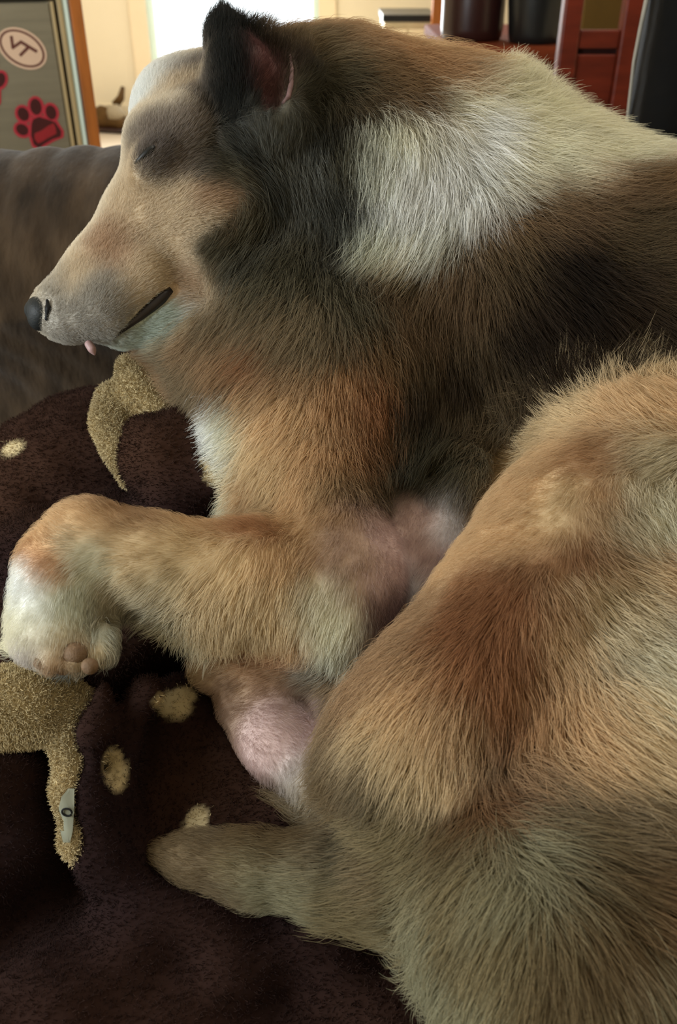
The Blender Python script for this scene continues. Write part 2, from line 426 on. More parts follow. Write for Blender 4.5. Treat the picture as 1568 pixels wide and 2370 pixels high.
YH = 2.2
def hx(px, py=180): return float(at_y(px, py, YH)[0])
def hz(py): return float(at_y(1350, py, YH)[2])
ch = empty('wooden_chair', (hx(1370), YH - 0.2, 0), 'dark cherry wooden chair with panelled back beside the table', 'chair')
rbox('post', (hx(1288), YH, 0.0), (hx(1331), YH + 0.04, 1.02), M['cherry'], ch, 0.005)
rbox('post', (hx(1424), YH, 0.0), (hx(1467), YH + 0.04, 1.02), M['cherry'], ch, 0.005)
rbox('rail', (hx(1331) + 0.0005, YH + 0.008, hz(114)), (hx(1424) - 0.0005, YH + 0.032, hz(70)), M['cherry'], ch, 0.003)
rbox('back_panel', (hx(1331) + 0.0005, YH + 0.012, hz(250)), (hx(1424) - 0.0005, YH + 0.030, hz(127)), M['cherry'], ch, 0.003)
rbox('rail', (hx(1331) + 0.0005, YH + 0.02, hz(127)), (hx(1424) - 0.0005, YH + 0.026, hz(114)), M['umber'], ch, 0.0)  # dark strip standing in for the shaded gap below the rail
rbox('rail', (hx(1331) + 0.0005, YH + 0.008, 0.94), (hx(1424) - 0.0005, YH + 0.032, 1.01), M['cherry'], ch, 0.003)
rbox('seat', (hx(1285), YH + 0.045, 0.42), (hx(1470), YH + 0.42, 0.455), M['cherry'], ch, 0.006)
for xx in (hx(1288), hx(1445)):
    rbox('leg', (xx, YH + 0.36, 0.0), (xx + 0.035, YH + 0.40, 0.419), M['cherry'], ch, 0.003)

YO = 4.4
ob = empty('olive_cabinet', (float(at_y(1420, 60, YO)[0]), YO + 0.2, 0), 'dull olive cabinet far behind the cherry wooden chair', 'cabinet')
ox0 = float(at_y(1334, 60, YO)[0]); ox1 = float(at_y(1640, 60, YO)[0]); oz = float(at_y(1400, 190, YO)[2])
rbox('body', (ox0, YO, oz), (ox1, YO + 0.4, 1.35), M['olive'], ob, 0.006)
rbox('door', (ox0 + 0.02, YO - 0.014, oz + 0.03), ((ox0 + ox1) / 2 - 0.004, YO - 0.0005, 1.32), M['olive'], ob, 0.006)
rbox('door', ((ox0 + ox1) / 2 + 0.004, YO - 0.014, oz + 0.03), (ox1 - 0.02, YO - 0.0005, 1.32), M['olive'], ob, 0.006)
for xx in (ox0 + 0.02, ox1 - 0.06):
    for yy in (YO + 0.02, YO + 0.34):
        rbox('leg', (xx, yy, 0.0), (xx + 0.04, yy + 0.04, oz), M['olive'], ob, 0.003)

# ------------------------------------------------------------------ charcoal armchair at the right
YC = 1.42
ax0 = float(at_y(1512, 290, YC)[0])
ac = empty('armchair', (ax0 + 0.37, YC - 0.3, 0), 'charcoal leather armchair with a painted sheen streak at its edge', 'armchair')
def cushion(name, lo, hi, m, parent, r=0.05, puff=0.0, lean=0.0):
    bm = bmesh.new()
    bmesh.ops.create_cube(bm, size=1.0)
    for v in bm.verts: v.co = Vector((lo[i] + (v.co[i] + 0.5) * (hi[i] - lo[i]) for i in range(3)))
    bmesh.ops.bevel(bm, geom=list(bm.edges), offset=r, segments=5, affect='EDGES', profile=0.5)
    bmesh.ops.subdivide_edges(bm, edges=[e for e in bm.edges if e.calc_length() > 0.08], cuts=8, use_grid_fill=True)
    c = [(lo[i] + hi[i]) / 2 for i in range(3)]; h = [(hi[i] - lo[i]) / 2 for i in range(3)]
    for v in bm.verts:
        q = [(v.co[i] - c[i]) / h[i] for i in range(3)]
        for i in range(3):
            a, b = [q[k] for k in range(3) if k != i]
            v.co[i] += puff * q[i] * (1 - a * a) * (1 - b * b)
        v.co.x += lean * (v.co.z - lo[2])
    return from_bm(name, bm, m, parent, True)
cushion('back_cushion', (ax0, YC, 0.10), (ax0 + 0.75, YC + 0.13, 1.35), M['charcoal'], ac, 0.035, 0.015)
cushion('seat_cushion', (ax0 + 0.02, YC - 0.42, 0.22), (ax0 + 0.73, YC - 0.012, 0.44), M['charcoal'], ac, 0.05, 0.005)
rbox('base', (ax0 + 0.02, YC - 0.42, 0.0), (ax0 + 0.73, YC - 0.01, 0.20), M['charcoal'], ac, 0.02)
tube('edge_line', [(ax0 - 0.015 + 0.002 * math.sin(k * 0.9), YC + 0.085 + 0.004 * math.sin(k * 1.7), 0.30 + 0.045 * k) for k in range(24)], [0.0025 + 0.005 * max(0, (k - 12) / 9) for k in range(24)], M['edge_sheen'], ac, 8)  # pale tube painting the sheen streak along the left edge
tube('edge_line', [(ax0 + 0.02 + 0.004 * math.sin(k * 0.7), YC + 0.003 + 0.003 * math.cos(k), 0.30 + 0.045 * k) for k in range(23)], 0.0012, M['charcoal'], ac, 8)

# ------------------------------------------------------------------ couch
SEAT = 0.44
co = empty('couch', (-0.2, 0.6, 0), 'dark brown suede couch with a padded arm under the sleeping dog', 'couch')
def arm_mesh():
    bm = bmesh.new()
    nu, nv = 240, 90
    yc, zc, R = 1.11, 0.632, 0.135
    grid = []
    for i in range(nu):
        u = i / (nu - 1); x = -1.15 + u * 1.30
        row = []
        for j in range(nv):
            v = j / (nv - 1)
            # profile: from the seat up the front face, over the roll, down the back
            if v < 0.35:
                a = v / 0.35; y, z = yc - R - 0.01 + 0.03 * math.sin(a * 3.1), 0.40 + a * (zc - 0.40); ny, nz = -1, 0
            elif v < 0.75:
                a = (v - 0.35) / 0.40 * math.pi; y, z = yc - R * math.cos(a), zc + R * math.sin(a); ny, nz = -math.cos(a), math.sin(a)
            else:
                a = (v - 0.75) / 0.25; y, z = yc + R, zc - a * (zc - 0.02); ny, nz = 1, 0
            wr = 0.008 * math.sin(x * 17 + 9 * z + 3 * math.sin(y * 9 + x * 4)) + 0.006 * abs(math.sin(x * 31 + z * 26 + 2 * math.sin(x * 11))) + 0.004 * abs(math.sin(x * 70 + z * 48 + 2 * math.sin(z * 21)))
            y += ny * wr; z += nz * wr
            # the arm runs away from the camera a little towards the right
            row.append(bm.verts.new((x, y + 0.10 * (x + 0.3), z + 0.012 * math.sin(x * 3 + 2.2))))
        grid.append(row)
    for i in range(nu - 1):
        for j in range(nv - 1):
            bm.faces.new((grid[i][j], grid[i + 1][j], grid[i + 1][j + 1], grid[i][j + 1]))
    bm.faces.new([grid[0][j] for j in range(nv)]); bm.faces.new([grid[-1][j] for j in range(nv)][::-1])
    bm.faces.new([grid[i][0] for i in range(nu)][::-1] + [grid[i][-1] for i in range(nu)])
    bmesh.ops.recalc_face_normals(bm, faces=bm.faces)
    return from_bm('arm', bm, M['suede'], co, True)
arm_mesh()
cushion('seat_cushion', (-1.15, -0.10, 0.24), (0.75, 0.90, SEAT - 0.012), M['seat'], co, 0.05, 0.01)
rbox('base', (-1.13, -0.08, 0.03), (0.73, 0.90, 0.235), M['seat'], co, 0.02)

# ------------------------------------------------------------------ implicit-surface tools (camera space: x right, y down, z depth, metres)
class Field:
    def __init__(s, lo, hi, h):
        s.h = h; s.lo = np.array(lo, float)
        s.n = np.ceil((np.array(hi) - s.lo) / h).astype(int) + 1
        s.f = np.full(s.n, 0.12, np.float32)
        s.ax = [(s.lo[i] + h * np.arange(s.n[i])).astype(np.float32) for i in range(3)]
    def box(s, a, b):
        i0 = np.maximum(np.floor((np.array(a) - s.lo) / s.h).astype(int), 0)
        i1 = np.minimum(np.ceil((np.array(b) - s.lo) / s.h).astype(int) + 1, s.n)
        if np.any(i1 <= i0): return None
        sl = tuple(slice(i0[i], i1[i]) for i in range(3))
        X = s.ax[0][sl[0]][:, None, None]; Y = s.ax[1][sl[1]][None, :, None]; Z = s.ax[2][sl[2]][None, None, :]
        return sl, X, Y, Z
    def add(s, d, sl, k):
        a = s.f[sl]
        if k <= 0: s.f[sl] = np.minimum(a, d); return
        hh = np.maximum(k - np.abs(a - d), 0) / k
        s.f[sl] = np.minimum(a, d) - hh * hh * k * 0.25
    def merge(s, o, k):
        s.add(o.f, (slice(None),) * 3, k)
    def cut(s, d, sl, k):
        a = s.f[sl]; d = -d
        hh = np.maximum(k - np.abs(a - d), 0) / k
        s.f[sl] = np.maximum(a, d) + hh * hh * k * 0.25
    def world(s):
        X = s.ax[0][:, None, None]; Y = s.ax[1][None, :, None]; Z = s.ax[2][None, None, :]
        return X, CAM[1] - Y * UP[1] + Z * FW[1], CAM[2] - Y * UP[2] + Z * FW[2]
    def floor_cut(s, z0, k=0.02):
        """flatten what would sink below the height z0"""
        d = (z0 - s.world()[2]).astype(np.float32) + 0 * s.f
        hh = np.maximum(k - np.abs(s.f - d), 0) / k
        s.f = np.maximum(s.f, d) + hh * hh * k * 0.25
    def sample(s, p):
        q = (p - s.lo) / s.h
        q = np.clip(q, 0, s.n - 1.001)
        i = q.astype(np.int32); t = (q - i).astype(np.float32)
        ny, nz = s.n[1], s.n[2]
        base = (i[:, 0] * ny + i[:, 1]) * nz + i[:, 2]
        F = s.f.ravel(); sx = ny * nz
        c00 = F[base] * (1 - t[:, 2]) + F[base + 1] * t[:, 2]
        c01 = F[base + nz] * (1 - t[:, 2]) + F[base + nz + 1] * t[:, 2]
        c10 = F[base + sx] * (1 - t[:, 2]) + F[base + sx + 1] * t[:, 2]
        c11 = F[base + sx + nz] * (1 - t[:, 2]) + F[base + sx + nz + 1] * t[:, 2]
        c0 = c00 * (1 - t[:, 1]) + c01 * t[:, 1]; c1 = c10 * (1 - t[:, 1]) + c11 * t[:, 1]
        return c0 * (1 - t[:, 0]) + c1 * t[:, 0]
    def grad(s, p):
        e = s.h * 0.9
        g = np.stack([s.sample(p + d) - s.sample(p - d) for d in np.eye(3) * e], 1)
        return g / (np.linalg.norm(g, axis=1, keepdims=True) + 1e-9)

def cs(px, py, d):
    return np.array([(px - CX) / FPX * d, (py - CY) / FPX * d, d])

def cone(F, pts, k, m=0.06, op='add'):
    """chain of round cones through (px, py, depth, radius in px)"""
    P = [(cs(a[0], a[1], a[2]), a[3] * a[2] / FPX) for a in pts]
    if len(P) == 1: P = P * 2
    for (a, ra), (b, rb) in zip(P[:-1], P[1:]):
        lo = np.minimum(a - ra, b - rb) - m; hi = np.maximum(a + ra, b + rb) + m
        bx = F.box(lo, hi)
        if bx is None: continue
        sl, X, Y, Z = bx
        ba = b - a; L = float(ba @ ba) + 1e-12
        t = np.clip(((X - a[0]) * ba[0] + (Y - a[1]) * ba[1] + (Z - a[2]) * ba[2]) / L, 0, 1)
        d = np.sqrt((X - a[0] - t * ba[0]) ** 2 + (Y - a[1] - t * ba[1]) ** 2 + (Z - a[2] - t * ba[2]) ** 2) - (ra + t * (rb - ra))
        (F.add if op == 'add' else F.cut)(d.astype(np.float32), sl, k)

def ell(F, px, py, d, rx, ry, rz, rot, k, m=0.06, op='add'):
    """ellipsoid: centre pixel + depth, radii rx, ry in px, rz in metres, rotated by rot degrees in the picture plane"""
    c = cs(px, py, d); rx = rx * d / FPX; ry = ry * d / FPX
    R = max(rx, ry)
    bx = F.box(c - np.array([R, R, rz]) - m, c + np.array([R, R, rz]) + m)
    if bx is None: return
    sl, X, Y, Z = bx
    t = math.radians(rot)
    u = (X - c[0]) * math.cos(t) + (Y - c[1]) * math.sin(t); v = -(X - c[0]) * math.sin(t) + (Y - c[1]) * math.cos(t); w = Z - c[2]
    k0 = np.sqrt((u / rx) ** 2 + (v / ry) ** 2 + (w / rz) ** 2)
    k1 = np.sqrt((u / rx ** 2) ** 2 + (v / ry ** 2) ** 2 + (w / rz ** 2) ** 2) + 1e-6
    dd = k0 * (k0 - 1) / k1
    dd = np.maximum(dd, -min(rx, ry, rz))
    (F.add if op == 'add' else F.cut)(dd.astype(np.float32), sl, k)

def nets(F, smooth=2):
    f = F.f.copy()
    f[0], f[-1], f[:, 0], f[:, -1], f[:, :, 0], f[:, :, -1] = 0.01, 0.01, 0.01, 0.01, 0.01, 0.01
    s = f < 0
    c = [s[dx:s.shape[0] - 1 + dx, dy:s.shape[1] - 1 + dy, dz:s.shape[2] - 1 + dz] for dx in (0, 1) for dy in (0, 1) for dz in (0, 1)]
    anyb = c[0].copy(); allb = c[0].copy()
    for q in c[1:]: anyb |= q; allb &= q
    act = np.argwhere(anyb & ~allb)
    idx = np.full(anyb.shape, -1, np.int32)
    idx[act[:, 0], act[:, 1], act[:, 2]] = np.arange(len(act))
    off = [(dx, dy, dz) for dx in (0, 1) for dy in (0, 1) for dz in (0, 1)]
    val = np.stack([f[act[:, 0] + o[0], act[:, 1] + o[1], act[:, 2] + o[2]] for o in off], 1)
    acc = np.zeros((len(act), 3)); cnt = np.zeros(len(act))
    for i in range(8):
        for j in range(i + 1, 8):
            if sum(abs(off[i][q] - off[j][q]) for q in range(3)) != 1: continue
            a, b = val[:, i], val[:, j]
            mk = (a < 0) != (b < 0)
            t = np.where(mk, a / (a - b + 1e-20), 0)
            pt = np.array(off[i])[None] + t[:, None] * (np.array(off[j]) - np.array(off[i]))[None]
            acc[mk] += pt[mk]; cnt[mk] += 1
    v = F.lo + F.h * (act + acc / cnt[:, None])
    quads = []
    for axn in range(3):
        sl0 = [slice(None)] * 3; sl1 = [slice(None)] * 3
        sl0[axn] = slice(0, -1); sl1[axn] = slice(1, None)
        e = s[tuple(sl0)] != s[tuple(sl1)]
        o1, o2 = [q for q in range(3) if q != axn]
        ii = np.argwhere(e)
        ok = (ii[:, o1] > 0) & (ii[:, o2] > 0) & (ii[:, o1] < idx.shape[o1]) & (ii[:, o2] < idx.shape[o2])
        ii = ii[ok]
        def cell(d1, d2):
            q = ii.copy(); q[:, o1] -= d1; q[:, o2] -= d2
            return idx[q[:, 0], q[:, 1], q[:, 2]]
        q = np.stack([cell(1, 1), cell(0, 1), cell(0, 0), cell(1, 0)], 1)
        inside = s[ii[:, 0], ii[:, 1], ii[:, 2]]
        flip = inside if axn != 1 else ~inside
        q[~flip] = q[~flip][:, ::-1]
        quads.append(q)
    q = np.concatenate(quads)
    q = q[(q >= 0).all(1)]
    for _ in range(smooth):
        e = np.concatenate([q[:, [0, 1]], q[:, [1, 2]], q[:, [2, 3]], q[:, [3, 0]]])
        n = len(v); sm = np.zeros((n, 3)); ct = np.bincount(e.ravel(), minlength=n)
        for a in range(3):
            sm[:, a] = np.bincount(e[:, 0], v[e[:, 1], a], n) + np.bincount(e[:, 1], v[e[:, 0], a], n)
        v = 0.4 * v + 0.6 * sm / np.maximum(ct, 1)[:, None]
    return v, q

def to_world(p):
    return CAM + p[:, 0:1] * RT - p[:, 1:2] * UP + p[:, 2:3] * FW

def np_mesh(name, v, q, mat_, parent, col=None):
    w = to_world(v) - np.array(parent.location)
    me = bpy.data.meshes.new(name)
    me.vertices.add(len(w)); me.vertices.foreach_set('co', w.astype(np.float32).ravel())
    me.loops.add(q.size); me.loops.foreach_set('vertex_index', q.astype(np.int32).ravel())
    me.polygons.add(len(q)); me.polygons.foreach_set('loop_start', np.arange(0, q.size, 4, dtype=np.int32))
    me.polygons.foreach_set('use_smooth', np.ones(len(q), bool))
    if col is not None:
        a = me.attributes.new('col', 'FLOAT_COLOR', 'POINT')
        a.data.foreach_set('color', np.concatenate([col, np.ones((len(col), 1))], 1).astype(np.float32).ravel())
    me.update(calc_edges=True); me.validate()
    o = bpy.data.objects.new(name, me); COL.objects.link(o)
    me.materials.append(mat_); o.parent = parent
    return o

def hair(name, pts, rad, col, mat_, parent):
    """pts (N,K,3) camera space, rad (K,) or (N,K), col (N,3)"""
    N, K, _ = pts.shape
    w = to_world(pts.reshape(-1, 3)) - np.array(parent.location)
    cu = bpy.data.hair_curves.new(name)
    cu.add_curves([K] * N)
    cu.position_data.foreach_set('vector', w.astype(np.float32).ravel())
    r = np.broadcast_to(rad, (N, K)).astype(np.float32)
    a = cu.attributes.get('radius') or cu.attributes.new('radius', 'FLOAT', 'POINT')
    a.data.foreach_set('value', np.ascontiguousarray(r).ravel())
    a = cu.attributes.new('col', 'FLOAT_COLOR', 'CURVE')
    a.data.foreach_set('color', np.concatenate([col, np.ones((N, 1))], 1).astype(np.float32).ravel())
    cu.materials.append(mat_)
    o = bpy.data.objects.new(name, cu); COL.objects.link(o); o.parent = parent
    o['kind'] = 'stuff'
    return o

def pix(p):
    return np.stack([p[:, 0] / p[:, 2] * FPX + CX, p[:, 1] / p[:, 2] * FPX + CY], 1)

def noise3(p, seed, freq):
    """cheap smooth noise as a sum of random plane waves, about -1..1"""
    r = np.random.default_rng(seed); o = np.zeros(len(p))
    for _ in range(10):
        k = r.normal(size=3); k = k / np.linalg.norm(k) * freq * r.uniform(0.5, 1.6)
        o += np.sin(p @ k + r.uniform(0, 6.28))
    return o / 4.0

def sample_surface(v, q, n, wfun):
    a, b, c, d = v[q[:, 0]], v[q[:, 1]], v[q[:, 2]], v[q[:, 3]]
    nrm = np.cross(c - a, d - b) * 0.5
    ar = np.linalg.norm(nrm, axis=1)
    cen = (a + b + c + d) / 4
    w = ar * wfun(cen, nrm / (ar[:, None] + 1e-12))
    pick = rng.choice(len(q), size=n, p=w / w.sum())
    u = rng.random((n, 1)); t = rng.random((n, 1))
    return (a[pick] * (1 - u) + b[pick] * u) * (1 - t) + (d[pick] * (1 - u) + c[pick] * u) * t

# ------------------------------------------------------------------ dog: body form
DOG_H = 0.003
dog = empty('dog', tuple(W(1100, 1500, 0.75) * np.array([1, 1, 0]) + np.array([0, 0, SEAT])), 'sable and white rough-coated dog asleep on the blanket', 'dog')
LO, HI = (-0.31, -0.50, 0.36), (0.53, 0.44, 0.98)
B = Field(LO, HI, DOG_H)
def grp(k, fn):
    g = Field(LO, HI, DOG_H); fn(g); B.merge(g, k)

def head(g):
    k = 0.02
    cone(g, [(128, 720, .668, 58), (250, 622, .672, 72), (355, 505, .68, 98), (420, 430, .69, 128)], k)   # muzzle
    cone(g, [(500, 325, .705, 154)], k)                                                             # cranium
    cone(g, [(425, 262, .70, 92), (440, 350, .70, 130)], k)
    cone(g, [(285, 768, .668, 34), (370, 735, .672, 52), (470, 640, .68, 100)], 0.012)              # lower jaw
    cone(g, [(168, 737, .657, 54), (250, 705, .653, 66), (330, 645, .655, 66)], 0.014)                                    # upper lip
    cone(g, [(470, 500, .675, 130), (560, 480, .69, 130)], k)                                       # cheek
    ell(g, 352, 372, .634, 48, 34, .012, -35, 0.02)                                                 # eyelid
    cone(g, [(345, 305, .656, 30), (430, 275, .645, 34)], 0.035)
    cone(g, [(412, 258, .70, 72), (465, 240, .705, 72)], 0.03)                                     # brow
def ear(g):
    cone(g, [(590, 290, .66, 88), (560, 175, .655, 68), (530, 95, .665, 34), (515, 58, .668, 14)], 0.012)
    cone(g, [(650, 290, .66, 70), (690, 190, .665, 40), (672, 110, .675, 22)], 0.012)
    cone(g, [(535, 100, .672, 26), (600, 100, .676, 26), (672, 115, .676, 22)], 0.012)
    cone(g, [(620, 200, .69, 90)], 0.012)
def neck(g):
    k = 0.03
    cone(g, [(570, 320, .725, 175), (760, 362, .77, 235), (1000, 448, .80, 255), (1250, 622, .80, 265), (1520, 735, .79, 295), (1680, 780, .79, 300), (1830, 960, .77, 275), (1890, 1300, .73, 260), (1800, 1700, .66, 250), (1700, 2050, .58, 250)], k)
    cone(g, [(620, 480, .72, 190), (860, 520, .75, 230), (1000, 560, .77, 240)], k)
    cone(g, [(560, 640, .71, 120), (640, 760, .70, 150), (700, 880, .70, 170)], k)
    cone(g, [(430, 770, .69, 60), (520, 850, .70, 80), (620, 950, .70, 110)], k)
def trunk(g):
    k = 0.03
    cone(g, [(880, 720, .75, 240), (1200, 780, .76, 290), (1620, 830, .75, 330)], k)
    cone(g, [(740, 880, .70, 200), (720, 1020, .69, 190), (720, 1180, .67, 165)], k)
    ell(g, 800, 960, .69, 190, 240, .06, 0, k)
    cone(g, [(950, 950, .74, 210), (980, 1230, .71, 210), (960, 1450, .68, 190)], k)
    cone(g, [(1250, 950, .74, 260), (1250, 1300, .72, 260), (1300, 1700, .68, 260)], k)
def foreleg(g):
    k = 0.018
    cone(g, [(740, 1180, .645, 150), (790, 1340, .61, 140), (760, 1420, .60, 130), (560, 1345, .59, 118), (350, 1300, .58, 92), (200, 1258, .575, 84), (130, 1320, .57, 74), (118, 1420, .565, 72)], k)
    cone(g, [(118, 1420, .565, 72), (200, 1420, .575, 60)], k)
    ell(g, 130, 1490, .558, 86, 52, .022, 8, k)
    for x, y, d, r in ((66, 1500, .548, 32), (118, 1528, .541, 29), (176, 1532, .541, 29), (232, 1510, .548, 25)):
        cone(g, [(x + 10, y - 45, d + .010, r), (x, y, d, r)], 0.003)
    cone(g, [(20, 1500, .585, 16), (60, 1480, .575, 26)], 0.008)
def elbow(g):
    k = 0.015
    cone(g, [(860, 1540, .63, 110), (640, 1545, .615, 75), (490, 1555, .61, 42)], k)
    cone(g, [(545, 1640, .615, 42), (640, 1705, .60, 80), (760, 1800, .585, 85), (900, 1850, .57, 90)], k)
    cone(g, [(820, 1620, .60, 90), (900, 1740, .575, 110)], k)
def belly_fold(g):
    ell(g, 920, 1270, .648, 115, 180, .032, 8, 0.012)
    cone(g, [(1060, 1120, .645, 60), (1020, 1260, .635, 60), (950, 1390, .62, 34)], 0.008)
def thigh(g):
    k = 0.03
    cone(g, [(1450, 1135, .62, 215), (1318, 1305, .59, 203), (1200, 1450, .565, 190)], k)
    cone(g, [(1200, 1450, .565, 190), (1025, 1665, .555, 185), (960, 1800, .545, 170), (1000, 1930, .53, 160)], k)
    cone(g, [(1600, 1150, .66, 280), (1500, 1600, .58, 280)], k)
def rump(g):
    k = 0.03
    cone(g, [(1480, 1500, .585, 250), (1450, 1750, .545, 260), (1450, 2000, .51, 260), (1500, 2250, .49, 300)], k)
    cone(g, [(1300, 1850, .52, 150), (1200, 2020, .50, 180), (1240, 2200, .47, 190), (1350, 2420, .45, 230)], k)
    cone(g, [(1100, 1950, .52, 130), (1120, 2080, .50, 150)], k)
    cone(g, [(1450, 1900, .66, 300), (1450, 2300, .60, 300)], k)
def tail(g):
    cone(g, [(372, 1975, .56, 24), (455, 1990, .553, 44), (580, 2012, .545, 60), (740, 2022, .535, 70), (900, 2020, .525, 100), (1060, 2000, .525, 120)], 0.015)

grp(0.02, neck)
grp(0.03, trunk)
grp(0.014, head)
grp(0.010, ear)
grp(0.016, foreleg)
grp(0.010, elbow)
grp(0.006, belly_fold)
grp(0.007, thigh)
grp(0.012, rump)
grp(0.008, tail)
# hollow of the ear, mouth groove
ell(B, 624, 172, .618, 44, 84, .034, 6, 0.006, op='cut')
cone(B, [(250, 790, .640, 4), (330, 722, .628, 7), (398, 668, .626, 9)], 0.006, op='cut')

B.floor_cut(SEAT + 0.006)
vb, qb = nets(B, 2)

# ------------------------------------------------------------------ coat: control points (pixel, combing angle, length mm, colour as well-lit sRGB, but with shade painted in low down)
C_ = dict(
    W=(.86, .85, .81), Wc=(.84, .80, .69), Wg=(.76, .75, .67), C=(.80, .68, .49), Cg=(.74, .67, .54), T=(.79, .63, .42), T2=(.66, .50, .32),
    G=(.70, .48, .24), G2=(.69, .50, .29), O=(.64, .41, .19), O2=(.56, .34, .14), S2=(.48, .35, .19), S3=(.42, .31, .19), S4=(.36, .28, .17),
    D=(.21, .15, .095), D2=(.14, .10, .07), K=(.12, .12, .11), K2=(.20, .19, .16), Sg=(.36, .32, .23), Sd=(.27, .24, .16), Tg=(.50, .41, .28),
    Y=(.38, .37, .34), Y2=(.33, .31, .26), F=(.79, .69, .56), Fw=(.83, .76, .67), Ft=(.72, .57, .43), M=(.60, .56, .52), E=(.40, .35, .33), E2=(.54, .47, .42),
    P=(.74, .60, .58), Pw=(.74, .69, .68), Pd=(.50, .37, .35), Pt=(.64, .50, .40), N=(.42, .24, .24), R=(.74, .62, .60), LW=(.74, .78, .75), Cg_dim=(.58, .54, .40), Tg_dim=(.53, .45, .28), S_dim=(.42, .32, .17))  # last three: coat tones dimmed to stand in for weak light
